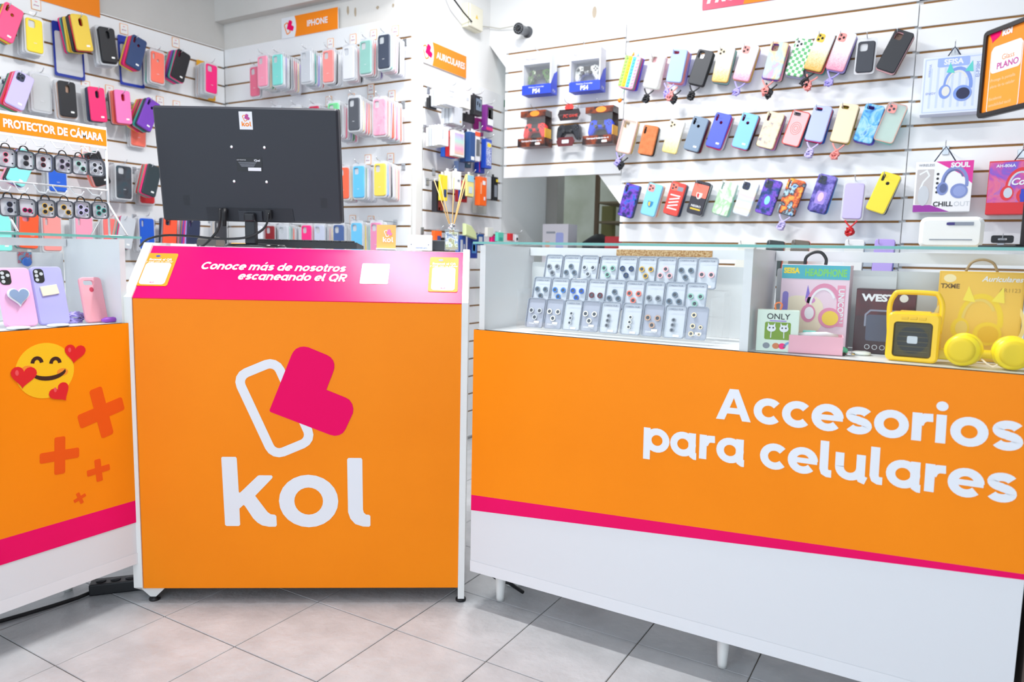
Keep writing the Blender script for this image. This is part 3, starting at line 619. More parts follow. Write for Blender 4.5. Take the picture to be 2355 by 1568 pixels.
pouch(157, 118, .135, .24, '0f2f9c', 'clear zip pouch with blue border behind the mustard cases')
pouch(301, 143, .125, .235, '1434a8', 'clear zip pouch with blue border behind the navy case')
pouch(473, 186, .11, .2, 'f2ae12', 'amber yellow zip pouch behind the neon pink pack')
pouch(190, 244, .1, .19, 'dfe2e6', 'clear zip pouch with grey border behind the hot pink case, second row')

# ---- middle wall (under the IPHONE sign)
S = lambda *a, **k: stack('B', *a, pk=True, **k)
kw = dict(w=.07, h=.15)
S(r1, 584, 187, 0, .15, ['rose', 'silver'], 'sq', 'dusty rose phone case in clear pack', 'dusty rose pack', **kw)
S(r1, 602, 163, 0, .19, ['pink', 'white', 'cream', 'green', 'gold', 'white', 'black'], 'sq', 'soft pink phone case in clear pack', 'soft pink pack', **kw)
S(r1, 636, 160, 0, .19, ['84ded4', 'white', 'lavender', 'white', 'black', 'gray', 'red', 'rose', 'cream', 'purple'], 'sq', 'aqua green phone case in clear pack', 'aqua green pack', **kw)
S(r1, 702, 153, 0, .18, ['silver', 'white', 'teal', 'black', 'lavender', 'white', 'coral'], 'sq', 'pale grey phone case in clear pack', 'pale grey pack', **kw)
S(r1, 753, 152, 0, .17, ['f8938e', 'white', 'black', 'white', 'silver'], 'sq', 'salmon pink phone case in clear pack', 'salmon pink pack', **kw)
S(r1, 800, 144, 0, .18, ['dfe0e6', 'white', 'salmon', 'pink', 'black'], 'sq', 'white phone case in clear pack', 'white pack', **kw)
S(r1, 839, 131, 0, .18, ['8fc0b6', 'salmon', 'red', 'black', 'white', 'purple'], 'sq', 'sage green phone case in clear pack', 'sage green pack', **kw)
S(r1, 881, 118, 0, .18, ['3d4658', 'mint', 'white', 'salmon', 'pink', 'black', 'white', 'lavender'], 'sq', 'slate navy phone case in clear pack', 'slate navy pack', **kw)
S(r2, 632, 282, 0, .15, ['white', 'lilac', 'white'], 'sq', 'white phone case pack peeking over the monitor', 'white pack over monitor', **kw)
S(r2, 678, 281, 0, .15, ['offwhite', 'white', 'white'], 'sq', 'off-white phone case pack peeking over the monitor', 'off-white pack over monitor', **kw)
S(r2, 720, 279, 0, .16, ['c8284e', 'gray', 'white'], 'sq', 'crimson phone case pack peeking over the monitor', 'crimson pack', **kw)
S(r2, 765, 273, 0, .19, ['76cf90', 'black', 'silver', 'pink', 'rose', 'white', 'lavender', 'darknavy', 'green', 'pink'], 'sq', 'spring green phone case pack beside the monitor top', 'spring green pack', **kw)
S(r2, 812, 262, 0, .19, ['50545c', 'white', 'cream', 'white', 'rose', 'coral', 'tan', 'darknavy'], 'sq', 'dark grey phone case pack with pink motif', 'dark grey pack', **kw)
S(r2, 871, 269, 0, .2, ['f59cb8', 'red', 'cream', 'purple', 'coral', 'sky', 'pink', 'mint', 'orange'], 'sq', 'glossy pink phone case pack', 'glossy pink pack', w=.075, h=.165, mat=pattern('pink_gloss', 'marble', ['f28fb0', 'f7b3c6', 'f59cb8'], 12, .15))
S(r3, 788, 421, 0, .17, ['ff6b48', 'cream', 'mustard', 'red', 'magenta'], 'sq', 'orange phone case pack at the monitor edge', 'orange pack', **kw)
S(r3, 823, 418, 0, .19, ['63c0ee', 'green', 'white', 'lavender', 'maroon', 'white', 'blue'], 'sq', 'sky blue phone case pack, lower middle', 'sky blue pack', **kw)
S(r3, 872, 413, 0, .2, ['f3d75a', 'babyblue', 'salmon', 'black', 'white', 'blush', 'cream', 'coral'], 'sq', 'pale yellow phone case pack', 'pale yellow pack', **kw)
for (px, cl, nm, cc) in ((592, ['white', 'blush', 'lilac', 'yellow', 'white'], 'white', 0), (619, ['8e1a22', 'black', 'white', 'salmon', 'cream'], 'dark red', 0), (650, ['silver', 'mint', 'teal', 'coral', 'white', 'gray', 'white'], 'silver', 0), (703, ['ff2d86', 'pink', 'white'], 'shocking pink', 0), (733, ['c9cfe2', 'slate', 'white', 'blush', 'cream', 'white'], 'pale blue', 0), (777, ['49659c', 'white', 'silver', 'white'], 'denim blue', 0), (818, ['6cc3ec', 'white', 'yellow', 'gray', 'mint', 'lime', 'white'], 'light sky blue', 0), (863, ['ea8fb6', 'white', 'mint'], 'rose pink', 0)):
    S(r4, px, 551-(px > 800)*4, 0, .17, cl, 'sq', nm+' phone case pack above the keyboard', nm+' low pack', w=.068, h=.145)

# ---- right wall
def S(*a, **k):
    k.setdefault('sticker', a[0] == r2 and 1590 < a[1] < 1730); return stack('R', *a, **k)
def popit(o, w, h, t):
    for i, cl in enumerate(('a5d86a', 'f7cf2c', '55bfe6', 'f7b3d0')):
        x = -w/2+w*(i+.5)/4
        st = MB().box(x-w/8, x+w/8, -t-.0015, -t+.0003, -h/2+.006, h/2-.006)
        for k in range(9): st.lathe([(.0062, 0), (.0055, .002), (.003, .0035), (.0003, .004)], 8, mx=T(x, -t-.0012, -h/2+.014+k*.0155) @ RX(90))
        st.obj('bubble_strip', P(cl), o)
    for x, cl in ((-.005, 'e8a72c'), (.02, '9fd8e0')): MB().lathe([(.008, 0), (.004, .012), (.0006, .02)], 8).obj('ear', P(cl), o, T(x, -t*.5, h/2-.003))
def charm(o, w, h, t): MB().lathe(sph(.011, 6, 10), 10).obj('charm', P('ff8a1e'), o, T(-.01, -t/2, -h/2-.06)); MB().tube([(0, -t/2, -h/2), (-.008, -t/2, -h/2-.05)], .0012, 5).obj('charm_cord', P('green'), o)
GG = pattern('gold_glitter', 'glitter', ['d8a437', 'e6d4a0', 'f0efea', 'ffffff']); PG = pattern('pink_glitter', 'glitter', ['e88aa8', 'f0cdd6', 'f0eff0', 'ffffff']); CG = pattern('champagne_glitter', 'glitter', ['ecd27a', 'eadfbc', 'dedcd2', 'ffffff'])
TD = pattern('tie_dye', 'marble', ['f2a08c', 'f7d0a0', 'bfe0c8', 'b8b4e6', 'f0a8c4'], 14); BM = pattern('blue_marble', 'marble', ['1f6fc0', '5fb2ea', 'a9d8f5', '2f86d0'], 22, .2); GMB = pattern('green_marble', 'marble', ['f2f6f0', 'eef4ec', 'a5d8a0', 'f4f8f2'], 14); PST = pattern('pastel_bands', 'stripe', ['f6f2fa', 'd6e8f6', 'f8ecc8', 'f4f2f6', 'cfe6f2', 'f8d0e0', 'f6f0d0', 'd8eef8', 'ffffff'])
GXY = pattern('galaxy', 'noise', ['1b2358', '2e2f7c', '7a3fc0', '2a66c8', '10143c'], 35, .25); GX2 = pattern('nebula', 'noise', ['20263f', '1d3f8e', '7f4fd0', '22284a'], 40, .25); CMC = pattern('comic_splash', 'noise', ['2f6fb8', 'bfe0f0', '20202c', 'f06a30', 'f6c04a', 'd83a3a'], 28, .3); DRM = pattern('dream_purple', 'noise', ['2b2a5e', '4a3f9c', '8d7fd8', '34306e'], 30, .3); FLR = pattern('cream_floral', 'noise', ['9a8f9c', 'f8e2bc', 'fbe6c4', 'f4d9ac'], 45); CHK = pattern('green_checks', 'checker', ['58b06c', 'f2f6f0'], 75)
S(r1, 1447, 165, 15, .11, ['pink', 'teal', 'magenta', 'purple', 'violet'], 'pill', 'rainbow bubble popper phone case with carrot charm', 'rainbow popper case', w=.08, fn=lambda *a: (popit(*a), charm(*a)), sticker=False)
S(r1, 1503, 163, 14, .1, ['clear', 'clear', 'offwhite', 'blush'], 'sq', 'smoky clear phone case with black wrist strap', 'smoky clear case', mat=SOFT, strap=['black'])
S(r1, 1556, 151, 10, .12, ['9db4f2', 'salmon', 'pink', 'rose', 'lavender', 'violet'], 'wide', 'periwinkle blue phone case with bundled straps', 'periwinkle case', strap=['lavender', 'salmon', 'black'], h=.15)
S(r1, 1611, 155, 17, .1, ['2b2d33', 'black', 'black'], 'sq', 'black phone case with coiled black lanyard', 'black lanyard case', strap=['black'])
S(r1, 1663, 148, 10, .1, ['white', 'gray', 'aqua', 'black'], 'none', 'white to gold glitter phone case', 'white gold glitter case', mat=GG, lens='cream')
S(r1, 1715, 144, 15, .1, ['pink', 'gold', 'gold', 'lavender'], 'none', 'pink glitter phone case with lilac cord', 'pink glitter cord case', mat=PG, lens='salmon', strap=['lavender'])
S(r1, 1783, 139, 12, .11, ['pink', 'purple', 'pink', 'cream', 'black'], 'sq', 'pastel tie-dye phone case with pink and black tassels', 'tie-dye case', mat=TD, strap=['salmon', 'black'])
S(r1, 1838, 132, 15, .09, ['green', 'clear', 'lavender', 'clear'], 'none', 'green checkered phone case with rabbit patch', 'green checkered case', mat=CHK, lens='white')
S(r1, 1884, 119, 19, .11, ['white', 'black', 'coral', 'hotpink', 'teal'], 'none', 'gold glitter phone case with black and pink cords', 'gold glitter case', mat=GG, lens='mustard', strap=['black', 'salmon'])
S(r1, 1934, 118, 17, .1, ['white', 'lavender', 'lavender', 'darknavy'], 'none', 'rose glitter phone case with lilac lanyard', 'rose glitter case', mat=PG, lens='salmon', strap=['lavender'])
S(r1, 1990, 130, 2, .12, ['30343f', 'red', 'darknavy'], 'sq', 'charcoal phone case in white blister pack', 'charcoal blister case', pk=True, pkb=False, w=.066, h=.125)
S(r1, 2058, 117, 24, .12, ['25272e', 'blush', 'black', 'tan'], 'sq', 'plain black phone case at the end of the row', 'plain black end case', h=.163)
S(r2, 1441, 313, 14, .11, ['clear', 'cream', 'gold', 'clear'], 'sq', 'clear phone case with pink frame and tied straps', 'pink framed clear case', mat=SOFT, strap=['lavender', 'black'], fn=lambda o, w, h, t: MB().plate(rrect(w+.002, h+.002, .012), t+.001, [rrect(w-.008, h-.008, .009)], y=.0003).obj('frame', P('f0b9b0'), o))
S(r2, 1490, 322, 12, .12, ['brown', 'black', 'gray', 'clear', 'clear'], 'pill', 'brown leather phone case over a black one', 'brown leather case', h=.14, mat=noisy('brown_leather', 'c06a36', 'cf7a44', 60, .6, .3, 300))
S(r2, 1548, 314, 14, .08, ['cream', 'clear'], 'none', 'champagne glitter clear phone case', 'champagne glitter case', mat=CG, lens='cream')
S(r2, 1600, 308, 17, .11, ['7b8fa6', 'black', 'maroon', 'black', 'offwhite'], 'pillfp', 'blue grey phone case with round cutout', 'blue grey case')
S(r2, 1652, 300, 17, .11, ['4f5fd2', 'hotpink', 'magenta', 'white', 'gray'], 'pillfp', 'violet blue glitter phone case with round cutout', 'violet blue case')
S(r2, 1713, 301, 17, .1, ['84c6f0', 'hotpink', 'black', 'maroon'], 'pillfp', 'sky blue phone case with round cutout', 'sky blue round-cutout case')
S(r2, 1771, 299, 17, .11, ['cream', 'black', 'rose', 'lavender', 'maroon'], 'pill', 'cream phone case with grey flowers', 'cream flower case', mat=FLR)
def mandala(o, w, h, t):
    for k in (.022, .015, .008): MB().strip(ell(k, k*1.2, 0, 0, 22), .0016, y=-t-.0004, closed=True).obj('mandala_ring', P('e06a62'), o)
    MB().plate(rrect(w, h, .011), t+.0006, [rrect(w-.008, h-.008, .008)], y=.0002).obj('frame', P('d2463c'), o)
S(r2, 1830, 295, 17, .11, ['d9b9bb', 'navy', 'aqua', 'blush'], 'wide', 'red framed phone case with mandala print', 'red mandala case', fn=mandala, h=.15)
S(r2, 1882, 284, 13, .11, ['b9c3f8', 'hotpink', 'black', 'blue', 'violet'], 'wide', 'pale periwinkle phone case with white cord', 'pale periwinkle case', strap=['lilac'], h=.15)
S(r2, 1942, 283, 12, .11, ['fbe0bf', 'mustard', 'black', 'yellow'], 'wide', 'cream phone case with pink cord over yellow one', 'cream corded case', strap=['salmon'], h=.16)
S(r2, 1998, 284, 16, .1, ['sky', 'purple', 'violet', 'purple'], 'wide', 'blue marble phone case', 'blue marble case', mat=BM)
S(r2, 2048, 282, 18, .1, ['clear', 'mint', 'silver', 'aqua'], 'none', 'clear phone case with rose frame at the row end', 'rose framed clear case', mat=SOFT, lens='salmon', fn=lambda o, w, h, t: MB().plate(rrect(w+.001, h+.001, .012), t+.0008, [rrect(w-.005, h-.005, .009)], y=.0003).obj('frame', P('d8a79a'), o))
def crest(c1, c2, z=0):
    def f(o, w, h, t):
        b = MB().plate([(-.014, z+.012), (.014, z+.012), (.014, z-.004), (.008, z-.014), (0, z-.019), (-.008, z-.014), (-.014, z-.004)], .0005, y=-t-.0001).obj('crest', P(c1), o)
        MB().plate([(-.010, z+.008), (.0, z+.008), (.0, z-.014), (-.006, z-.010), (-.010, z-.003)], .0005, y=-t-.0007).obj('crest_field', P(c2), b)
    return f
def rstripes(o, w, h, t):
    for k in range(5): qr('stripe', .05, .006, .001, .0005, P('white' if k % 2 else 'f4f0ee'), o, y=-t-.0001, mx=T(0, 0, .016-.016*k) @ RY(-18 if 0 < k < 4 else 0))
    qr('stripe', .05, .02, .002, .0004, P('gray'), o, y=-t-.0001, cz=.05, cx=.004)
def bw(s, cl, z):
    def f(o, w, h, t): crest('offwhite', 'red', .012)(o, w, h, t); txt(s, .014, P(cl), o, 0, z, -t-.0006, bold=.02); qr('print_bar', .05, .007, .001, .0004, P('mustard'), o, y=-t-.0001, cz=z-.014); qr('print_sky', w-.006, .06, .004, .0003, P('coral'), o, y=-t-.00005, cz=h/2-.045)
    return f
def art(c1, c2):
    def f(o, w, h, t):
        qr('print_panel', .04, .055, .006, .0004, P(c1), o, y=-t-.0001, cz=-.018); MB().plate(ell(.012, .02, 0, -.015), .0004, y=-t-.0006).obj('print_motif', P(c2), o)
    return f
S(r3, 1445, 461, 15, .1, ['27348c', 'navy', 'navy'], 'pill', 'dark blue phone case with neon gaming print', 'neon print case', mat=GXY, h=.163)
S(r3, 1498, 459, 15, .1, ['86cdf0', 'white', 'salmon', 'cream'], 'none', 'sky blue phone case with football crest', 'sky blue crest case', fn=crest('2f87b8', 'mustard', -.02), lens='salmon')
S(r3, 1551, 457, 15, .1, ['e0483e', 'slate', 'darknavy', 'slate'], 'none', 'red phone case with white stripes', 'red striped case', fn=rstripes, lens='coral')
S(r3, 1606, 455, 15, .1, ['33323c', 'white', 'black', 'gray'], 'sq', 'red and black phone case with shield crest', 'red and black crest case', fn=bw('NEGRO', 'white', -.04))
S(r3, 1666, 456, 16, .08, ['white', 'mint'], 'pill', 'white phone case with green marble veins', 'green marble case', mat=GMB)
S(r3, 1715, 456, 16, .08, ['white', 'white'], 'none', 'white phone case with pastel bands', 'pastel band case', mat=PST, lens='darknavy')
S(r3, 1767, 453, 16, .09, ['navy', 'darknavy'], 'none', 'navy phone case with purple galaxy jar print', 'galaxy jar case', mat=GX2, lens='darknavy', fn=art('6a3fc8', '8fe0f0'))
S(r3, 1820, 453, 16, .09, ['orange', 'black', 'purple'], 'pill', 'orange and blue comic print phone case', 'comic print case', mat=CMC, strap=['lilac'])
S(r3, 1890, 445, 15, .11, ['violet', 'darknavy', 'blue', 'sky'], 'none', 'purple dreamcatcher print phone case', 'dreamcatcher case', mat=DRM, lens='darknavy', h=.163, fn=art('a98fe0', 'f0c8d8'))
S(r3, 1962, 462, 2, .12, ['cabff0', 'red', 'lilac'], 'none', 'lilac phone case in white pack with red cord', 'lilac pack', pk=True, pkb=False, h=.15, w=.076, strap=['red'])
S(r3, 2031, 443, 20, .12, ['fbe13a', 'offwhite', 'black', 'gray', 'darknavy'], 'pillfp', 'lemon yellow phone case at the end of the row', 'lemon yellow end case', h=.165)
for (px, cl, nm) in ((1712, ['offwhite', 'cream', 'gray'], 'grey white'), (1778, ['2f3a3a', 'coral', 'green'], 'dark green'), (1835, ['6b6258', 'orange'], 'brown print'), (1962, ['e6e6e8', 'black', 'sky'], 'chain print'), (2031, ['b7a0e8', 'darknavy', 'blue'], 'lilac print')):
    S(r4, px, 593, 6 if px < 1900 else 2, .12, cl, 'none', nm+' phone case just above the counter glass', nm+' low case')

mb = MB(); ml = []
for lo, t_, m_, cmx in MORE:
    if m_ not in ml: ml.append(m_)
    mb.plate(lo, t_, mi=ml.index(m_), mx=cmx, bev=.002)
o = mb.obj('stacked_phone_cases', ml); tag(o, 'thin edges of many more phone cases stacked deep on the hooks', 'phone case'); o['kind'] = 'stuff'
# ---- small printed price tags
TAGB = M('f6a85a', .5, name='tag_border')
def tags(wall, lst):
    mx, wn = WALLS[wall]
    for (px, py, near) in lst:
        x, z = lp(mx, px, py, -.021); o = qr('price_tag', .042, .05, .002, .0008, TAGB, None, mx=mx @ T(x, -.0202, z)); tag(o, 'small white price tag with magenta print %s, %s' % (near, wn), 'price tag', 'price tags on the slat walls')
        qr('tag_face', .037, .045, .002, .0006, STK, o, y=-.0009); txt('kol', .008, MAG, o, 0, .012, -.0017, bold=.02); txt('phone', .009, M('a8347c', .5), o, 0, -.004, -.0017, bold=.02)
tags('L', [(83, 10, 'above the yellow blister case'), (285, 67, 'left of the navy case, top row'), (404, 98, 'above the black case over pink'), (197, 198, 'above the hot pink case, second row'), (252, 208, 'above the candy pink case'), (368, 233, 'right of the deep purple case'), (406, 243, 'just above the monitor corner'), (197, 348, 'behind the camera protector rack')])
tags('B', [(760, 100, 'above the salmon pink pack'), (812, 90, 'above the white pack'), (859, 80, 'above the sage green pack'), (909, 71, 'right of the slate navy pack'), (756, 233, 'above the spring green pack'), (808, 227, 'above the dark grey pack'), (853, 205, 'above the glossy pink pack, upper one'), (853, 228, 'above the glossy pink pack, lower one'), (901, 220, 'right of the glossy pink pack'), (846, 367, 'between the sky blue and yellow packs'), (898, 364, 'above the pale yellow pack'), (811, 506, 'above the light sky blue low pack'), (853, 508, 'left of the orange table card')])
# ------------------------------------------------------------------ signs on the walls
def board(mx, p00, p11, d, label, t=.004):
    (x0, z0), (x1, z1) = lp(mx, *p00, -d), lp(mx, *p11, -d)
    o = qr('sign_board', x1-x0, z1-z0, .001, t, PRINTW, None, mx=mx @ T((x0+x1)/2, -d+t, (z0+z1)/2)); tag(o, label, 'sign'); return o, x1-x0, z1-z0
def sign(mx, p00, p11, d, s, label, fw):
    o, w, h = board(mx, p00, p11, d, label)
    xs = -w/2+w*.27
    MB().plate([(w/2, -h/2), (w/2, h/2)]+[(xs+.06*w*(.25-(q/8-.5)**2)*2-.03*w, h/2-h*q/8) for q in range(9)], .0005, y=-.0041).obj('orange_field', ORP, o)
    mark(o, h*.00084, -w*.365-.09*h, 0, ORP, MAG, ORP, y=-.0042, text=False, cz=550)
    txt(s, h*.4, PRINTW, o, xs+(w/2-xs)*.5+.01*w, 0, -.0052, bold=.025, fit=fw*w)
sign(WB, (648, 90), (777, 16), .022, 'IPHONE', 'orange and white section sign lettered IPHONE on the middle wall', .36)
sign(WA, (967.5, 140), (1072.5, 130), .008, 'AURICULARES', 'orange and white section sign lettered AURICULARES on the pillar wall', .64)
o, w, h = board(WL, (90, 0), (227, -40), .022, 'orange section sign cut off by the top edge, left wall'); qr('orange_field', w, h, .001, .0006, ORP, o, y=-.0041)
(x0, z0), (x1, z1) = lp(WR, 1615, 24, -.022), lp(WR, 1780, -60, -.022)
o = qr('sign_board', .5, .2, .001, .004, M('f2365f', .4), None, mx=WR @ T(x0+.25, -.02, z0+.1)); tag(o, 'red and orange promotion sign cut off by the top edge, right wall', 'sign')
MB().plate([(.25, -.1), (.25, .1), (0.0, .1), (-.06, -.1)], .0006, y=-.0041).obj('orange_field', ORP, o); txt('PROMO', .075, PRINTW, o, -.23, -.048, -.005, align='LEFT', bold=.05, shear=.25)

# ------------------------------------------------------------------ boxed earphones on the pillar wall
def hangbox(mx, px, py, w, h, dp, d, col, label, n=1, cols=(), face=None, fn=None, tilt=0, hk=None, tab=True, cat='box', sp_=None, name='earphone_box'):
    x, z = lp(mx, px, py, -d)
    for i in range(n):
        cl = col if i == 0 else cols[(i-1) % len(cols)] if cols else col
        o = MB().rbox(-w/2, w/2, 0, dp, -h/2, h/2, .0015, seg=1).obj(name, P(cl), None, mx @ T(x+rnd.uniform(-.002, .002)*(i > 0), -d+i*(sp_ or dp+.003), z-.001*i) @ RY(tilt+rnd.uniform(-1.5, 1.5)*(i > 0)))
        tag(o, label if i == 0 else '%s box, %s behind the %s' % (cl if cl in PAL else 'plain', ORD[i], label.split(' hanging')[0].split(' with')[0]), cat, 'boxed goods on the pillar wall' if mx == WA else None)
        if tab: qr('hang_tab', .02, .016, .003, .0012, P('black' if cl == 'black' else 'white'), o, y=dp, cz=h/2+.007)
        if i == 0:
            if face: qr('printed_face', w*.82, h*.8, .002, .0006, face if not isinstance(face, str) else P(face), o, y=-.0001)
            if fn: fn(o, w, h)
    if hk: hook(mx, x, z+h/2+.006, d+.02, 'wire hook above the '+hk)
    return x, z
def bars(*sp):
    def f(o, w, h):
        for (x, z, bw_, bh, cl) in sp: qr('print', bw_*w, bh*h, .001, .0004, P(cl), o, y=-.0009, cx=x*w, cz=z*h)
    return f
H_ = lambda *a, **k: hangbox(WA, *a, **k)
H_(1038, 222, .085, .085, .016, .16, 'white', 'white earphone box hanging first on the upper pillar hook', n=5, cols=['white', 'offwhite', 'white', 'silver'], hk='white earphone boxes', fn=bars((0, .3, .5, .05, 'silver'), (0, 0, .4, .03, 'silver')))
H_(996, 238, .06, .05, .02, .05, 'black', 'small black box hanging behind the white earphone boxes', fn=bars((0, -.2, .6, .12, 'gray')))
H_(1052, 266, .09, .085, .02, .14, 'silver', 'pale grey earphone box hanging under the white ones', n=3, cols=['silver', 'white'], fn=bars((.3, -.3, .1, .1, 'gold')))
H_(1073, 231, .075, .08, .018, .12, 'f2efe6', 'cream white earphone box beside the white ones', n=3, cols=['offwhite', 'white'], hk='cream white box', fn=bars((.1, .1, .3, .2, 'silver')))
H_(1080, 272, .1, .04, .02, .06, 'black', 'flat black box hanging behind the black earphone box')
H_(1100, 243, .075, .1, .03, .12, 'black', 'black earphone box with silver earbuds print', hk='black earphone box', fn=bars((.05, .05, .7, .6, 'slate'), (-.1, .1, .12, .2, 'white'), (.15, .05, .12, .2, 'white'), (.3, .38, .2, .12, 'white')))
H_(1126, 272, .07, .135, .03, .1, '7a1f86', 'purple and white earphone box hanging by the wall edge', hk='purple box', fn=bars((.1, .2, .7, .45, 'black'), (.1, -.12, .75, .3, 'white'), (0, .18, .3, .3, 'silver'), (.0, -.42, .9, .12, 'magenta')))
H_(1104, 292, .07, .09, .02, .05, 'b0268c', 'magenta earphone box behind the black earphone box', fn=bars((.1, 0, .6, .6, 'silver')))
H_(1022, 313, .07, .09, .015, .14, 'white', 'slim white earphone box on the second pillar hook', n=5, cols=['offwhite', 'white', 'silver'], hk='slim white boxes', fn=bars((-.2, .1, .15, .5, 'silver')))
H_(1056, 331, .095, .125, .025, .14, 'offwhite', 'white box with pastel rainbow face', n=3, cols=['red', 'blue'], hk='rainbow faced box', face=pattern('pastel_rainbow', 'stripe', ['f6c8a0', 'f4a8c8', 'b8e0d0', 'c8b4ec'], 10))
H_(1087, 338, .05, .15, .03, .14, '2a5088', 'dark blue tall earphone box', n=2, cols=['navy'], fn=bars((0, -.38, .6, .12, 'white')))
H_(1098, 336, .055, .155, .035, .11, 'white', 'white tall box with orange top and black window', n=2, cols=['black'], hk='white tall box', fn=bars((0, .4, .9, .14, 'orange'), (.1, -.05, .6, .55, '6a6d72')))
H_(1062, 382, .06, .05, .03, .06, '8fa8d8', 'pale blue small box low on the second pillar hook')
H_(1078, 372, .05, .06, .03, .06, '2c5b78', 'teal blue small box under the dark blue tall box', fn=bars((0, 0, .4, .4, 'white')))
H_(1124, 354, .06, .155, .03, .1, '1f49b8', 'royal blue patterned tall box with yellow print', hk='royal blue box', face=pattern('blue_doodles', 'noise', ['1f49b8', '1f49b8', 'e8ecf6', '1f49b8', '202c60'], 90), fn=bars((.05, .3, .6, .12, 'yellow')))
H_(1108, 385, .06, .06, .03, .06, '2244c0', 'small blue box under the white tall box', fn=bars((-.4, 0, .1, .9, 'red')))
H_(1012, 452, .06, .15, .03, .1, '26262c', 'black tall box with red flame print by the reeds', hk='black flame box', fn=bars((.1, -.3, .7, .3, 'a0382c'), (-.1, -.4, .2, .1, 'gold')))
H_(1021, 432, .06, .125, .012, .13, 'yellow', 'yellow hanging pouch with blue batteries', fn=bars((.15, -.2, .4, .3, 'navy'), (-.3, 0, .1, .9, 'mustard')), name='earphone_pouch', cat='pouch')
H_(1034, 415, .055, .09, .015, .12, 'offwhite', 'off-white pouch left on the lower pillar hook', hk='off-white pouches', name='earphone_pouch', cat='pouch')
H_(1053, 415, .06, .09, .015, .14, 'f4f3ef', 'white pouch with green logo on the lower pillar hook', fn=bars((.1, .0, .3, .1, 'gray')), name='earphone_pouch', cat='pouch')
H_(1064, 440, .085, .11, .02, .08, 'b3202a', 'red and blue blister box behind the pouches', fn=bars((-.35, 0, .25, .9, 'blue'), (.1, -.1, .4, .5, 'darknavy'), (.1, .42, .6, .12, 'red')))
H_(1082, 427, .065, .11, .012, .14, 'f3e58e', 'pale yellow and blue hanging pouch', fn=bars((0, .33, .9, .3, '9fd4ea'), (0, -.2, .5, .3, 'cfe0e8')), name='earphone_pouch', cat='pouch', hk='pale yellow pouch')
H_(1111, 440, .07, .15, .03, .12, 'ff6a1e', 'orange tall box with white print', hk='orange tall box', fn=bars((.1, .3, .4, .14, 'white'), (-.3, .1, .12, .4, 'f8c8a0'), (.2, -.25, .2, .12, 'white')))
H_(1108, 472, .1, .09, .03, .06, 'b9bab4', 'grey box hanging below the orange tall box', fn=bars((-.15, .1, .4, .4, 'offwhite')))
H_(1124, 432, .05, .12, .015, .08, 'silver', 'silver slim box right of the orange box', n=2, cols=['white'])
H_(1140, 434, .05, .13, .02, .07, 'black', 'black slim box with yellow corner right of the orange box', fn=bars((.25, .35, .4, .12, 'yellow'), (0, -.1, .6, .5, 'gray')))
for i, (px, py, w, h, cl, lab, fn) in enumerate([(1008, 545, .06, .06, 'ff6a20', 'orange box with blue disc low on the pillar wall', bars((.1, -.1, .5, .4, '44508c'))), (1020, 560, .07, .06, 'black', 'black display box low on the pillar wall', None),
    (1063, 566, .07, .11, '2a55b0', 'blue blister pack with silver charger', bars((-.1, 0, .3, .6, 'silver'), (.25, -.1, .15, .4, 'silver'))), (1090, 570, .07, .11, '1f3c94', 'dark blue blister pack with white earphones', bars((0, 0, .6, .5, '4f8fd0'), (0, .0, .3, .3, 'white'))), (1105, 551, .07, .06, '1d4a8c', 'navy pack with pale ring', bars((0, 0, .5, .5, 'silver'))),
    (1128, 534, .06, .05, 'offwhite', 'small white box on the low pillar hook', None), (1138, 549, .06, .035, 'hotpink', 'pink and blue box on the low pillar hook', bars((.2, 0, .5, .8, 'violet'))), (1152, 545, .06, .05, '66d0b8', 'mint green box on the low pillar hook', bars((0, -.2, .6, .3, 'teal'))),
    (1178, 545, .05, .04, 'red', 'red and white pack beside the mint box', bars((.3, 0, .3, .9, 'white'))), (1189, 548, .03, .04, 'white', 'white pack with black gadget at the counter edge', bars((0, -.1, .6, .4, 'black')))]):
    H_(px, py, w, h, .02, .12 if px < 1150 else .16, cl, lab, fn=fn, tab=False, name='blister_pack', cat='pack', hk=lab if i % 3 == 0 else None)
x, z = lp(WA, 1080, 528, -.14); tag(MB().plate([(-.05, -.03), (.06, -.05), (.05, -.01), (.01, .02), (-.05, .03)], .02, bev=.006).obj('snack_bag', P('d5e0a8', .25), None, WA @ T(x, -.13, z)), 'pale green plastic bag above the blue blister packs', 'bag')
tag(MB().rbox(-.014, .014, -.006, 0, -.02, .02, .002).obj('wall_marker', M('0f7f5a', .4), None, WA @ T(*[lp(WA, 1158, 238)[0], 0, lp(WA, 1158, 238)[1]])), 'small green label on the pillar wall edge', 'label')

